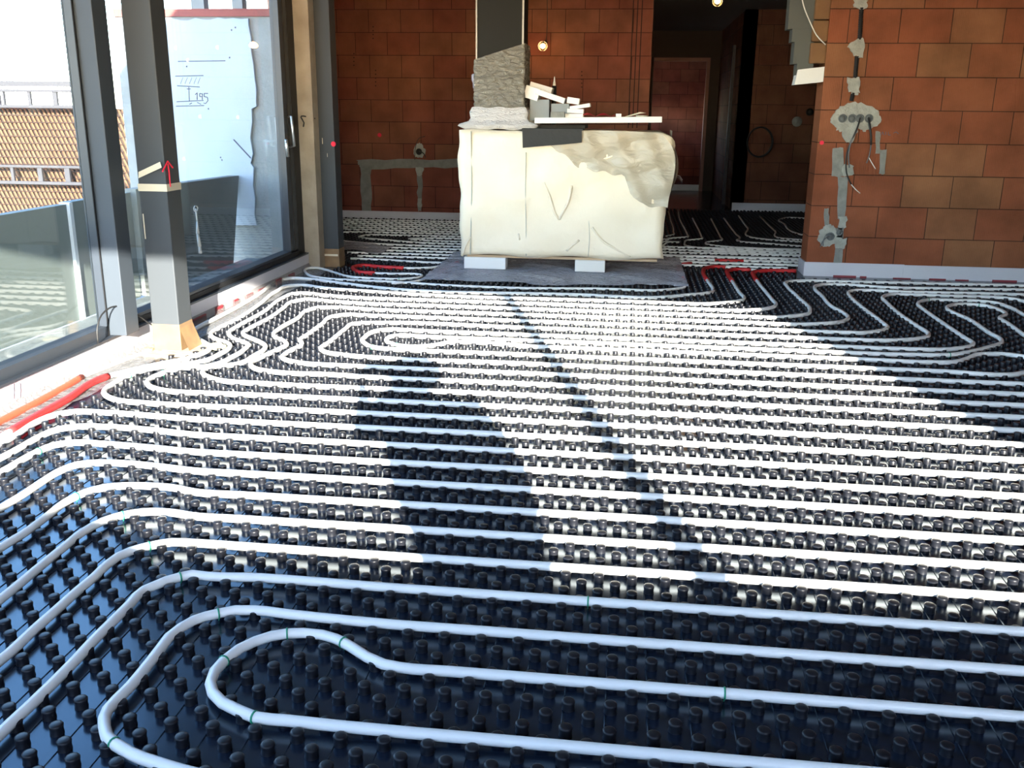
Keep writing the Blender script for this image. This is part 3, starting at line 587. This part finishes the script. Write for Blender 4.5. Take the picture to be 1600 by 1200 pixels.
# ============================================================ WRAPPED LOAD ON ITS PALLET, DUCT, THINGS ON TOP
Y0 = 6.05; Y1 = 7.0
ld = empty('wrapped_load', (-.62, 6.5, 0), 'big cream foam-wrapped box on pallet blocks in front of the brick wall', 'wrapped box')
EDGE = [(0, .01), (.3, -.005), (.55, -.01), (.75, .02), (.84, .045), (.90, .055), (.95, .045), (.98, .01), (1, -.05)]
def body(x0, x1, z0, z1, name, m, seed, bulge):
    random.seed(seed); nx, nz, nyy = 46, 30, 14; V = []; F = []; idx = {}
    def P(u, v, w):      # u 0..1 along x, v along z, w along depth
        k = (round(u, 5), round(v, 5), round(w, 5))
        if k in idx: return idx[k]
        X = x0+(x1-x0)*u; Z = z0+(z1-z0)*v; Yy = Y0+(Y1-Y0)*w
        rb = .035
        for (s, c) in ((u, 0), (u, 1)):
            pass
        if u > .5:
            k2 = (u-.5)/.5; ed = 0
            for (va, xa), (vb, xb) in zip(EDGE, EDGE[1:]):
                if va <= v <= vb: ed = xa + (xb-xa)*(v-va)/(vb-va)
            X += k2*ed
        n = math.sin(X*17+Z*5)*.004 + math.sin(X*6.2-Z*13+1)*.005 + math.sin(Z*31+X*9)*.002
        if w == 0: Yy += n
        if w == 0:      # rounded outer edges of the front
            e = min(u*(x1-x0), (1-u)*(x1-x0), v*(z1-z0), (1-v)*(z1-z0))
            if e < rb: Yy += (rb-e)**2/rb*.8
        if u in (0, 1): X += n*1.5
        if v == 1: Z += n
        if v == 0: Z += .012*math.sin(X*9)
        idx[k] = len(V); V.append((X, Yy, Z)); return idx[k]
    def face(fn, a, b_):
        for i in range(a):
            for j in range(b_): F.append([fn(i/a, j/b_), fn((i+1)/a, j/b_), fn((i+1)/a, (j+1)/b_), fn(i/a, (j+1)/b_)])
    face(lambda s, t: P(s, t, 0), nx, nz); face(lambda s, t: P(1-s, t, 1), nx, nz)
    face(lambda s, t: P(0, t, 1-s), nyy, nz); face(lambda s, t: P(1, t, s), nyy, nz)
    face(lambda s, t: P(s, 1, t), nx, nyy); face(lambda s, t: P(s, 0, 1-t), nx, nyy)
    return link(name, V, F, m, ld, True)
body(-1.505, .245, .165, 1.215, 'foam_cover', M['foam'], 4, .055)
random.seed(11)
# front folds and seams
SEAM = mat('seam_tape', (.52, .49, .38), .6)
def onf(x, y, e=.004): q = aty(x, y, Y0); return Vector((q.x, Y0-e, q.z))
for L, w in (([(822,238),(821,300),(822,350),(822,400)], .004), ([(920,345),(921,370),(919,401)], .003), ([(736,205),(737,300),(735,398)], .006)):
    MB().tube(cr([onf(x, y, .001) for x, y in L], .05), w, 6).build('seam', SEAM, ld, True)
for L, w in (([(850,285),(860,310),(868,335),(874,343)], .012), ([(893,290),(888,315),(878,335),(874,343)], .012), ([(905,375),(895,383),(885,392)], .010), ([(925,355),(940,375),(960,388),(985,402)], .010), ([(810,365),(812,375)], .008), ([(735,370),(727,385),(722,400)], .010), ([(968,235),(955,245),(935,250)], .010)):
    MB().tube(cr([onf(x, y, .0) for x, y in L], .03), w, 8).build('fold', M['foam'], ld, True)
# draped loose film over the upper right
gx, gz = 40, 22; V = []; F = []
top = 1.225
lowline = [(850,222),(880,240),(905,262),(940,268),(975,275),(985,300),(1000,318),(1030,325),(1042,322)]
LW = [aty(x, y, Y0) for x, y in lowline]
for i in range(gx+1):
    X0_ = LW[0].x + (.262-LW[0].x)*i/gx; X = X0_
    zl = LW[-1].z
    for a, b_ in zip(LW, LW[1:]):
        if a.x <= X <= b_.x: zl = a.z + (b_.z-a.z)*(X-a.x)/max(1e-6, b_.x-a.x); break
    for j in range(gz+1):
        t = j/gz; Z = zl + (top-zl)*t; X = X0_ + (i/gx)**3*(.045*math.sin(PI*t**1.4) - .07*t**8); Z -= .035*t*(i/gx)**8
        V.append((X, Y0-.022-.012*math.sin(X*26+Z*11)-.010*math.sin(X*9-Z*24)-.015*t*(1 if X > -.2 else .4), Z + (0.012*math.sin(X*40) if j == 0 else 0)))
for i in range(gx):
    for j in range(gz): n = i*(gz+1)+j; F.append([n, n+gz+1, n+gz+2, n+1])
link('loose_film', V, F, M['drape'], ld, True)
V = []; F = []   # film standing off the right end
for i in range(15):
    for j in range(15):
        s = i/14; t = j/14
        V.append((.245 + .075*math.sin(PI*min(1, t*1.15))*math.sin(PI*(.25+.75*s)) - .0*s + .02, Y0-.03 + (.5)*s, .70 + .53*t))
for i in range(14):
    for j in range(14): n = i*15+j; F.append([n, n+15, n+16, n+1])
link('loose_film', V, F, M['drape'], ld, True)
MB().box(-1.44, .20, 6.09, 6.98, .145, .165).build('pallet_board', M['wood'], ld)
for xa, xb in ((725, 790), (898, 945)):
    a, b_ = aty(xa, 420, Y0+.02), aty(xb, 420, Y0+.02)
    MB().box(a.x, b_.x, Y0+.02, Y0+.16, .045, .146, None, .006).build('pallet_block', M['eps'] if xa < 800 else mat('block_white', (.74, .72, .66), .6), ld)
for xa in (-1.42, -.45): MB().box(xa, xa+.26, 6.8, 6.95, .045, .146).build('pallet_block', M['wood'], ld)
pr = MB()
def inkred(L, w=.0035):
    P = [aty(x, y, Y0+.018) for x, y in L]
    for i in range(len(P)-1): pr.cyl(P[i], P[i+1], w, seg=5)
for x in (734, 741, 748): inkred([(x+2.2*math.cos(t*PI/4), 424+2.4*math.sin(t*PI/4)) for t in range(9)])
for x in (755, 761): inkred([(x-2, 421.5), (x+2, 426.5)]); inkred([(x+2, 421.5), (x-2, 426.5)])
inkred([(767,421),(767,426),(771,426)])
pr.build('red_print', M['redmark'], ld)
tag(fixn(MB().prism([(x, Y0-.05, z) for x, z in [(-.962,1.222),(-.470,1.222),(-.468,1.128),(-.60,1.112),(-.80,1.095),(-.956,1.078)]], (0, .018, 0)).box(-.965, -.46, Y0-.05, Y0+.25, 1.222, 1.236).build('dark_foam_flap', M['dark'])), 'dark grey foam sheet hanging over the front edge of the wrapped box', 'foam sheet')
# duct
dt = empty('square_duct', (-1.17, 6.40, 1.22), 'dark grey square duct rising from the wrapped box, its lower part in stretch film', 'duct')
MB().box(-1.372, -.985, 6.18, 6.56, 1.24, ZC, None, .004).build('shaft', M['duct'], dt)
MB().box(-1.378, -1.366, 6.172, 6.19, 1.24, ZC).box(-.992, -.978, 6.172, 6.19, 1.24, ZC).build('corner_edge', mat('edge_metal', (.30, .29, .26), .4, metal=.3), dt)
V = []; F = []; nx, nz = 22, 34; LP = [(-1.39, 6.165), (-.968, 6.165), (-.968, 6.575), (-1.39, 6.575)]
per = []
for k in range(4):
    a, b_ = Vector(LP[k]), Vector(LP[(k+1) % 4])
    for i in range(nx): per.append((a.lerp(b_, i/nx), k))
random.seed(5); K = len(per)
for j in range(nz+1):
    for i, (p, k) in enumerate(per):
        frac = (i % nx)/nx; ztop = 1.78 + (.13*frac if k == 0 else .13 if k == 1 else .13*(1-frac) if k == 2 else 0)
        z = 1.235 + (ztop-1.235)*j/nz
        n = .006*math.sin(i*1.7+j*.9) + .006*random.random()
        fl = .05*math.exp(-((z-1.235)/.05)**2) + (.018*math.sin(i*.9)**2*math.exp(-((z-1.34)/.05)**2))
        d = Vector((p.x+1.179, p.y-6.37)); d.normalize()
        V.append((p.x + d.x*(n+fl*1.6), p.y + d.y*(n+fl*.6), z))
for j in range(nz):
    for i in range(K): F.append([j*K+i, j*K+(i+1) % K, (j+1)*K+(i+1) % K, (j+1)*K+i])
link('stretch_wrap', V, F, M['wrap'], dt, True)
V = []; F = []       # flared collar of bunched film
prof = [(.0, 1.222, .075), (.0, 1.25, .135), (.0, 1.265, .125), (.0, 1.285, .05), (.0, 1.31, .03), (.0, 1.36, .04), (.0, 1.40, .02)]
for j, (_, z, e) in enumerate(prof):
    for i, (p, k) in enumerate(per):
        d = Vector((p.x+1.179, p.y-6.37)); mx = max(abs(d.x), abs(d.y)); s = 1 + e/mx*.95 if k != 9 else 1
        wv = .008*math.sin(i*1.3+j*2)
        V.append((-1.179 + d.x*(s+wv), max(6.02, 6.37 + d.y*(1+(s-1)*.55+wv)), z+.005*math.sin(i*.7)))
for j in range(len(prof)-1):
    for i in range(K): F.append([j*K+i, j*K+(i+1) % K, (j+1)*K+(i+1) % K, (j+1)*K+i])
link('film_collar', V, F, film_mat('collar_film', (.62, .60, .58), .12, .25, (20, 1.0, .02)), dt, True)
bmx = bmesh.new(); bmesh.ops.create_icosphere(bmx, subdivisions=3, radius=.09)
for q in bmx.verts: q.co = Vector((q.co.x*.75, q.co.y*.6, q.co.z*.95))*(1+.22*math.sin(q.co.x*90)*math.sin(q.co.z*70+q.co.y*60))
bmesh.ops.translate(bmx, verts=bmx.verts, vec=Vector((-.90, 6.28, 1.315)))
MB().add(bmx).build('bunched_film', film_mat('bunch', (.55, .47, .36), .15, .25, (20, 1, .02)), dt, True)
a = aty(739, 125, 6.2)
bmx = bmesh.new(); bmesh.ops.create_icosphere(bmx, subdivisions=2, radius=.05)
for q in bmx.verts: q.co = Vector((q.co.x*.5, q.co.y*.5, q.co.z*1.3))*(1+.3*math.sin(q.co.z*80))
bmesh.ops.translate(bmx, verts=bmx.verts, vec=Vector((a.x+.01, 6.22, a.z)))
MB().add(bmx).build('loose_end', film_mat('loose_end', (.55, .52, .62), .3, .2), dt, True)
# board and foam offcuts on top
ZT = 1.222
tag(MB().box(-.965, -.46, 6.32, 6.9, 1.232, 1.262).build('packing_board', M['dark']), 'dark packing board under the white strip on the wrapped box', 'board')
bdR = Matrix.Translation(Vector((-.34, 6.16, 1.307))) @ Matrix.Rotation(-.018, 4, 'Y')
tag(MB().box(-.53, .52, -.07, .30, -.023, .023, bdR, .003).build('white_board', M['eps']), 'long white foam board lying on top of the wrapped box, front edge visible', 'board')
def off(x0, y0, x1, y1, Y, d, th, lab, m='eps', tilt=None, name='foam_offcut', grp='foam offcuts piled on the wrapped box'):
    a, b_ = aty(x0, y0, Y), aty(x1, y1, Y); c = (a+b_)/2; L = (b_-a).length; ang = math.atan2(b_.z-a.z, b_.x-a.x)
    Rm = Matrix.Translation(c + Vector((0, d/2, 0))) @ Matrix.Rotation(-ang, 4, 'Y')
    return tag(MB().box(-L/2, L/2, -d/2, d/2, -th/2, th/2, Rm, .003).build(name, M[m]), lab, 'foam piece', grp)
off(828, 172, 858, 172, 6.22, .16, .17, 'taller grey foam block standing next to the duct film', 'eps_grey')
off(861, 174, 889, 174, 6.24, .16, .125, 'lower grey foam block, second from the duct', 'eps_grey')
off(820, 142, 842, 149, 6.20, .22, .10, 'thick white offcut leaning down against the duct side', 'eps')
off(828, 132, 862, 142, 6.30, .20, .05, 'white offcut on the very top of the pile', 'eps')
off(838, 143, 882, 158, 6.18, .20, .045, 'long sloping white offcut running down over the grey blocks', 'eps')
off(886, 156, 905, 159, 6.20, .14, .05, 'short white offcut at the right shoulder of the pile', 'eps')
off(890, 169, 922, 164, 6.22, .16, .03, 'thin white offcut sticking out to the right of the pile', 'eps')
off(886, 173, 912, 174, 6.16, .14, .035, 'upper of two flat white offcuts stacked at the right of the pile', 'eps')
off(883, 181, 911, 181, 6.14, .16, .035, 'lower of two flat white offcuts stacked at the right of the pile', 'eps')
off(860, 181, 882, 181, 6.10, .08, .065, 'small speckled grey cube at the foot of the pile', 'mortar')
rsheet = MB(); V = []; F = []
for i in range(13):
    for j in range(6): V.append((-.485 + .275*i/12, 6.14+.16*j/5, 1.333+.030*abs(math.sin(i*.55+.4))*(1 if 0 < j < 5 else .5)))
for i in range(12):
    for j in range(5): n = i*6+j; F.append([n, n+6, n+7, n+1])
rsheet.raw(V, F); n = len(V); rsheet.raw([(v[0], v[1], 1.332) for v in V], [f[::-1] for f in F])
tag(rsheet.build('red_bag', M['redsheet'], None, True), 'crumpled red plastic bag lying on the white board', 'bag')
c = aty(967, 182, 6.14); tag(box('small_foam_cube', c.x-.025, c.x+.02, 6.12, 6.16, c.z-.02, c.z+.022, M['eps'], bev=.002), 'tiny white foam cube on the board, left of the tape roll', 'foam piece')
t = empty('tape_roll', aty(1003, 183, 6.16), 'cream tape roll with a loose end, on the right of the white board', 'tape roll')
c = aty(1003, 181, 6.18); MB().cyl(Vector((c.x, 6.2, 1.315)), Vector((c.x, 6.2, 1.348)), .050, seg=20).build('roll', M['mask'], t, True)
MB().raw([aty(975, 184, 6.15), aty(975, 182.5, 6.15), aty(1000, 175, 6.15), aty(1010, 176.5, 6.15), aty(1000, 177.5, 6.15)], [(0, 1, 2, 4), (2, 3, 4)]).build('loose_end', M['mask'], t)
t = empty('sealant_tube', aty(865, 140, 6.5), 'dark upright sealant tube with a white nozzle, behind the foam pile', 'tube')
a = aty(866, 134, 6.5); MB().cyl((a.x, 6.5, 1.225), (a.x, 6.5, a.z), .020, seg=12).build('body', M['cable'], t, True)
MB().cyl((a.x, 6.5, a.z), (a.x, 6.5, a.z+.03), .014, .010, 10).cyl((a.x, 6.5, a.z+.03), (a.x, 6.5, a.z+.075), .008, .003, 8).build('nozzle', M['eps'], t, True)
# plastic sheet under the pallet
random.seed(9)
V = []; F = []; gx, gy = 70, 34
x0, x1, ya, yb = -1.72, .44, 5.42, 7.1
for i in range(gx+1):
    for j in range(gy+1):
        u = i/gx; v_ = j/gy; X = x0+(x1-x0)*u; Y = ya+(yb-ya)*v_ + (.06*math.sin(u*9)+.04*math.sin(u*23) if j == 0 else 0) + .10*(u-.1)*(1-v_)
        z = .041 + .004*math.sin(X*31)*math.sin(Y*23) + .006*random.random() + .014*max(0, math.sin(X*7+Y*11))**6
        if (-1.47 < X < -.95 or -.52 < X < -.2): z = min(z, .043)
        V.append((X, Y, z))
for i in range(gx):
    for j in range(gy): n = i*(gy+1)+j; F.append([n, n+gy+1, n+gy+2, n+1])
tag(link('plastic_sheet', V, F, M['film'], None, True), 'clear plastic sheet spread on the floor under the pallet blocks', 'plastic sheet')
V = []; F = []
for i in range(13):
    for j in range(9):
        V.append((-3.35+.95*i/12, 7.15+.55*j/8 - .35*i/12 + .05*math.sin(i), .042+.012*random.random()))
for i in range(12):
    for j in range(8): n = i*9+j; F.append([n, n+9, n+10, n+1])
tag(link('plastic_sheet', V, F, M['film'], None, True), 'crumpled clear plastic scrap on the dark floor behind the far column', 'plastic sheet')

# ============================================================ LAMPS
def bulb(loc, lab, energy, nm='bare_bulb'):
    t = empty(nm, loc, lab, 'lamp'); L = Vector(loc)
    bm_ = bmesh.new(); bmesh.ops.create_uvsphere(bm_, u_segments=16, v_segments=10, radius=.030)
    bmesh.ops.translate(bm_, verts=bm_.verts, vec=L); MB().add(bm_).build('bulb', mat('bulb_glow', (1, .6, .25), .4, emit=((1, .50, .14), 40)), t, True)
    MB().cyl(L+Vector((.0, .02, .02)), L+Vector((.035, .06, .05)), .022, seg=10).build('socket', M['black'], t, True)
    MB().tube(cr([L+Vector((.035, .06, .05)), L+Vector((.04, .09, .2)), L+Vector((.03, .12, ZC-L.z))], .05), .004, 6).build('cord', M['cable'], t, True)
    g = MB(); 
    for a in range(4):
        q = a*PI/4; g.tube([L+Vector((math.cos(q)*math.sin(s)*.055, math.sin(q)*math.sin(s)*.055, -math.cos(s)*.055)) for s in [k*PI/8 for k in range(-8, 9)]], .0016, 4)
    g.build('wire_guard', M['chrome'], t, True)
    ll = bpy.data.lights.new('lamp', 'POINT'); ll.energy = energy; ll.color = (1, .55, .22); ll.shadow_soft_size = .04
    lo = bpy.data.objects.new('lamp_light', ll); COL.objects.link(lo); lo.parent = t; lo.location = Vector((0, -.08, 0))
    return t
p = aty(848, 72, 9.85); bulb(p, 'glowing bare bulb hanging before the rear brick wall, above the foam pile', 4)
p = aty(1121, 2, 9.6); bulb(p, 'glowing bare bulb at the top edge of the picture in the dark hallway', 4)

# ============================================================ ELECTRICAL ROUGH-IN ON THE WALLS
def patch(name, pts, Y, th, m, parent=None, amp=.010, n=5):
    P = [aty(x, y, Y) for x, y in pts]; o2 = ragged([(p.x, p.z) for p in P], amp, n)
    return fixn(MB().prism([(p.x, Y-th, p.y) for p in o2], (0, th, 0)).build(name, m, parent))
YW = 6.5
t = empty('cable_chase', aty(1325, 250, YW), 'vertical cable chase with black conduit and plaster dabs on the right brick wall', 'cable chase')
random.seed(21)
for L in ([(1334,0),(1356,0),(1354,12),(1346,16),(1334,12)], [(1338,60),(1350,60),(1348,90),(1334,88),(1325,72)], [(1325,122),(1342,122),(1342,144),(1338,148),(1325,144)],
          [(1300,180),(1312,165),(1335,160),(1355,163),(1372,172),(1377,186),(1372,198),(1358,200),(1348,206),(1340,200),(1334,222),(1322,222),(1314,206),(1308,204),(1303,198),(1296,190)],
          [(1316,258),(1333,258),(1332,275),(1316,275)], [(1310,340),(1324,338),(1322,356),(1310,354)], [(1305,372),(1322,372),(1320,388),(1306,386)]):
    patch('plaster_dab', L, YW, .014, M['plaster'], t, .010, 4)
for L in ([(1300,232),(1318,230),(1318,276),(1299,276)], [(1309,276),(1324,276),(1320,342),(1309,342)], [(1309,354),(1318,354),(1316,412),(1302,412)], [(1304,356),(1316,356),(1316,374),(1304,374)],[(1368,205),(1376,205),(1374,240),(1368,240)],[(1376,234),(1386,234),(1382,272),(1374,272)],[(1288,326),(1295,326),(1295,352),(1288,352)]):
    patch('mortar_fill', L, YW, .006, M['mortar'], t, .005, 4)
for a, b_ in (((1346, 12), (1343, 62)), ((1339, 88), (1336, 122)), ((1333, 145), (1330, 158))):
    p, q = aty(*a, YW), aty(*b_, YW); n = 14
    mbc = MB()
    for k in range(n):
        c0 = p.lerp(q, k/n); c1 = p.lerp(q, (k+.55)/n); c2 = p.lerp(q, (k+1)/n)
        mbc.cyl(c0, c1, .019, seg=10); mbc.cyl(c1, c2, .0165, seg=10)
    mbc.build('conduit', M['black'], t, True)
def sock(x, y, r=.030, par=None):
    c = aty(x, y, YW); P = []
    return MB().tube([c+Vector((math.cos(a)*r, -.016, math.sin(a)*r)) for a in [k*PI/9 for k in range(19)]], .006, 6).cyl(c+Vector((0, -.012, 0)), c+Vector((0, -.0148, 0)), r, seg=18).build('socket_box', M['cable_g'], par, True)
for x in (1316, 1331, 1343, 1357): sock(x, 185, par=t)
sock(1297, 369, par=t); sock(1311, 363, .022, t)
def cab(pts, r, m, par, Y=YW):     # pts with distance from the wall
    return MB().tube(cr([aty(x, y, Y-e) for x, y, e in pts], .02), r, 6).build('cable', m, par, True)
cab([(1344,184,.01),(1341,195,.05),(1334,212,.06),(1326,230,.05),(1322,250,.05),(1324,275,.05),(1330,288,.05)], .006, M['cable'], t)
cab([(1330,288,.05),(1337,296,.05),(1344,302,.05)], .004, M['cable_w'], t)
cab([(1345,184,.01),(1338,205,.05),(1330,222,.06),(1326,240,.05),(1327,262,.05)], .006, M['cable_g'], t)
cab([(1357,184,.01),(1359,198,.05),(1361,212,.06),(1361,226,.05)], .010, M['cable'], t)
cab([(1361,226,.05),(1359,240,.05),(1356,250,.05),(1354,255,.05)], .005, M['cable_g'], t)
cab([(1357,245,.05),(1362,254,.05),(1368,264,.05)], .0035, M['cable_w'], t)
cab([(1297,369,.01),(1290,372,.05),(1285,378,.05),(1282,386,.04)], .004, M['cable_g'], t); cab([(1300,366,.01),(1292,366,.05),(1287,374,.06),(1286,384,.05)], .004, M['cable_g'], t)
random.seed(8)
t = empty('socket_patch', aty(1292, 366, YW), 'plaster patch with a low socket box near the right wall corner', 'socket')
patch('plaster_dab', [(1280,362),(1286,354),(1296,350),(1304,354),(1308,366),(1306,378),(1296,386),(1284,384),(1278,374)], YW, .0135, M['plaster'], t, .008, 4)
c = aty(1284, 223, YW); tag(MB().cyl(c, c+Vector((0, -.002, 0)), .018, seg=12).build('painted_laser_dot', M['redmark']), 'small painted red laser spot at the edge of the right brick wall', 'mark')  # laser light drawn as a red disc on the brick
MB()
mk = MB()
for L in ([(1377,211),(1379,206),(1381,211)], [(1384,211),(1384,206)], [(1388,206),(1388,211),(1392,211)], [(1396,208),(1400,206),(1404,209)]):
    P = [aty(x, y, YW-.001) for x, y in L]
    for i in range(len(P)-1): mk.cyl(P[i], P[i+1], .0025, seg=5)
tag(mk.build('pencil_note', M['ink']), 'faint dark pencil scribble on the brick right of the hanging cables', 'note')
# stepped foam insulation and white block over the hall opening
def slab(name, x0, x1, z0, z1, y0, y1, m, lab, cat): return tag(box(name, x0, x1, y0, y1, z0, z1, m), lab, cat)
LG = mat('lintel_grey', (.10, .105, .095), .85, bump=(60, .3, .004))
t = empty('lintel_insulation', (1.35, 6.6, 2.1), 'stepped grey foam pieces hanging at the top of the right wall end', 'insulation')
for (xa, ya, xb, yb, mm, dy) in ((1234,0,1272,46,'eps_grey',.02),(1238,46,1272,66,'eps_grey',.015),(1241,66,1268,100,'eps_grey',.025),(1245,98,1268,122,'eps_grey',.03)):
    a, b_ = aty(xa, ya, 6.56), aty(xb, yb, 6.56); MB().box(a.x, b_.x, 6.56-dy, 6.70, b_.z, a.z + (.5 if ya == 0 else 0)).build('foam_piece', LG, t)
a, b_ = aty(1243, 106, 6.52), aty(1282, 131, 6.52)
fixn(MB().prism([(a.x, 6.50, b_.z-.01), (1.508, 6.50, b_.z+.015), (1.508, 6.50, a.z+.01), (a.x+.02, 6.50, a.z-.015)], (0, .15, 0)).build('end_block', M['eps'], t))
a = aty(1266, 100, 6.5); yb_ = mat('yellow_brick', (.22, .115, .045), .85, noise=(9, (.17, .08, .035), .3))
for k in range(4):
    z = a.z + .172*k; MB().box(a.x-.01+.004*k, 1.509, 6.495, 6.68, z+.004, z+.168, None, .012).build('brick_piece', yb_, t)
tag(MB().tube(cr([aty(x, y, 6.42) for x, y in [(1250,-20),(1256,10),(1266,35),(1276,55),(1290,70)]], .03), .005, 6).build('hanging_cable', M['cable_w'], None, True), 'thin white cable hanging in front of the grey foam at the top right', 'cable')
# rear wall chases and sockets
YB = 10.05; random.seed(31)
t = empty('mortar_chase', aty(600, 290, YB), 'L-shaped grey mortar chase on the rear brick wall left of the wrapped box', 'cable chase')
for L in ([(558,249),(716,249),(716,262),(580,264),(580,330),(566,330),(563,262)], [(652,262),(660,262),(659,330),(653,330)]):
    patch('mortar_fill', L, YB, .008, M['mortar'], t, .012, 7)
patch('plaster_dab', [(646,236),(652,224),(660,224),(666,236),(660,246),(648,246)], YB, .016, M['plaster'], t, .012, 4)
patch('plaster_dab', [(650,262),(662,262),(660,274),(652,274)], YB, .014, M['plaster'], t, .010, 3); patch('plaster_dab', [(653,310),(659,310),(659,324),(653,324)], YB, .012, M['plaster'], t, .008, 3)
c = aty(655, 237, YB); MB().cyl(c+Vector((0, -.016, 0)), c+Vector((0, -.02, 0)), .04, seg=14).build('socket_box', M['cable'], t, True)
cab([(655,236,.02),(662,240,.07),(665,246,.04)], .006, M['cable'], t, YB)
cab([(664,213,.02),(655,216,.05),(649,232,.05),(648,250,.04)], .004, M['cable'], t, YB)
c = aty(593, 211, YB); tag(MB().cyl(c, c+Vector((0, -.002, 0)), .026, seg=12).build('painted_laser_dot', M['redmark']), 'small painted red laser spot on the rear brick wall, upper left of the mortar chase', 'mark')  # laser dot on the rear wall, put in as red colour
# perforated brick holes
hb = MB()
for x, y0_, n in ((583, 42, 4), (553, 84, 4), (587, 110, 5), (909, 112, 5), (760, 20, 3)):
    for k in range(n):
        c = aty(x, y0_+k*6, YB); hb.cyl(c+Vector((0, .01, 0)), c+Vector((0, -.0015, 0)), .009, seg=6)
for k, (x0_) in enumerate((990, 997, 1004)):
    a, b_ = aty(x0_, 0, YB), aty(x0_, 200, YB); hb.box(a.x-.006, a.x+.006, YB-.002, YB+.01, b_.z, a.z)
st(hb.build('trim_8', mat('brick_hole', (.035, .014, .009), .9)))
# left of far column: cable at jamb
tag(MB().tube(cr([Vector((-2.76, 6.10, aty(466, 185, 6.1).z)), aty(470, 183, 6.04), aty(475, 192, 6.04), aty(474, 198, 6.05)], .02), .006, 6).build('cable_stub', M['cable'], None, True), 'short black cable end sticking out of the wooden jamb by the handle', 'cable')
# hallway wall: coiled cable, boxes, frames
YH = 12.2
c = aty(1187, 222, YH-.05); rr = (aty(1206, 222, YH-.05).x-aty(1168, 222, YH-.05).x)/2
g = MB()
for k in range(3): g.tube([c + Vector(((rr+.006*k)*math.cos(a), -.012*k, (rr*1.18+.004*k)*math.sin(a))) for a in [j*PI/20 for j in range(41)]], .009, 6)
tag(g.build('cable_coil', M['black'], None, True), 'black cable coil hanging on the dark hallway wall', 'cable coil')
c = aty(1245, 190, YH); c2_ = aty(1265, 175, YH)
tag(MB().cyl(c, c+Vector((0, -.03, 0)), .07, seg=14).build('wall_box', M['mortar'], None, True), 'round mortar patch on the hallway wall, right of the cable coil', 'wall box')
tag(MB().cyl(c2_, c2_+Vector((0, -.03, 0)), .05, seg=14).build('wall_box', M['black'], None, True), 'small black round box on the hallway wall near the right wall edge', 'wall box')
st(MB().box(1.19, 1.25, 15.70, 15.80, .0, 2.28).box(.27, 1.25, 15.70, 15.80, 2.24, 2.30).build('door_1', mat('door_frame', (.32, .17, .14), .7)))
st(MB().box(1.385, 1.43, 13.2, 13.28, .0, 2.35).build('trim_9', M['rail']))

# ============================================================ PHOTOGRAPHER (casts the wide shadow on the floor)
def skin_fig(name, joints, edges, m, parent, sub=2):
    me = bpy.data.meshes.new(name); me.from_pydata([j[0] for j in joints], edges, []); o = bpy.data.objects.new(name, me); COL.objects.link(o)
    s = o.modifiers.new('skin', 'SKIN'); s.use_smooth_shade = True
    for i, j in enumerate(joints): me.skin_vertices[0].data[i].radius = j[1] if isinstance(j[1], tuple) else (j[1], j[1])
    me.skin_vertices[0].data[0].use_root = True
    q = o.modifiers.new('sub', 'SUBSURF'); q.levels = sub; q.render_levels = sub
    me.materials.append(m)
    if parent: o.parent = parent; o.matrix_parent_inverse = Matrix.Translation(-parent.location)
    return o
px, py = .24, -2.42
pn = empty('person', (px, py, 0), 'person in a dark jacket standing behind the camera holding up a phone', 'person')
skin_fig('body', [((.38, py, .72), (.20, .12)), ((.38, py, .90), (.23, .12)), ((.37, py, 1.06), (.34, .12)), ((.30, py+.01, 1.22), (.33, .11)), ((.26, py+.02, 1.31), .055), ((.25, py+.03, 1.35), .055), ((px, py+.035, 1.41), (.14, .10)), ((px, py+.03, 1.455), (.12, .08)),
  ((.10, py, 1.30), .10), ((-.06, py+.08, 1.16), .058), ((-.10, py+.26, 1.26), .040), ((px-.37, py+.30, 1.31), .030),
  ((.50, py, 1.27), .09), ((.52, py+.12, 1.10), .055), ((.22, py+.27, 1.22), .040), ((.05, py+.31, 1.29), .030),
  ((.28, py, .68), .10), ((.26, py+.02, .40), .068), ((.25, py, .07), .045), ((.24, py+.13, .04), .035),
  ((.48, py, .68), .10), ((.50, py+.03, .40), .068), ((.51, py, .07), .045), ((.53, py+.13, .04), .035)],
  [(0,1),(1,2),(2,3),(3,4),(4,5),(5,6),(6,7),(3,8),(8,9),(9,10),(10,11),(3,12),(12,13),(13,14),(14,15),(0,16),(16,17),(17,18),(18,19),(0,20),(20,21),(21,22),(22,23)], M['jacket'], pn)
def hand(cx, s):
    for k in range(4):
        z = 1.335 + .018*k
        skin_fig('finger', [((cx, py+.345, z-.01), .010), ((cx+s*.02, py+.372, z), .009), ((cx+s*.045, py+.368, z+.003), .008)], [(0,1),(1,2)], M['skin'], pn, 1)
    skin_fig('palm', [((cx-s*.012, py+.315, 1.315), .022), ((cx-s*.004, py+.335, 1.35), .026), ((cx, py+.335, 1.38), .018)], [(0,1),(1,2)], M['skin'], pn, 1)
    skin_fig('thumb', [((cx, py+.325, 1.34), .011), ((cx+s*.02, py+.335, 1.365), .010), ((cx+s*.035, py+.342, 1.375), .008)], [(0,1),(1,2)], M['skin'], pn, 1)
hand(-.145, 1); hand(.03, -1)
bmx = bmesh.new(); bmesh.ops.create_uvsphere(bmx, u_segments=16, v_segments=10, radius=.17)
for q in bmx.verts: q.co = Vector((q.co.x*.95, q.co.y*.9, q.co.z*.60))
bmesh.ops.translate(bmx, verts=bmx.verts, vec=Vector((px, py+.015, 1.455))); MB().add(bmx).build('hair', M['hair'], pn, True)
MB().cyl((px, py+.115, 1.40), (px, py+.135, 1.385), .012, .016, 8).build('nose', M['skin'], pn, True)
tag(MB().box(-.13, .015, -2.062, -2.052, 1.335, 1.415, None, .003).build('phone', M['black']), 'black phone held up directly behind the camera position', 'phone')
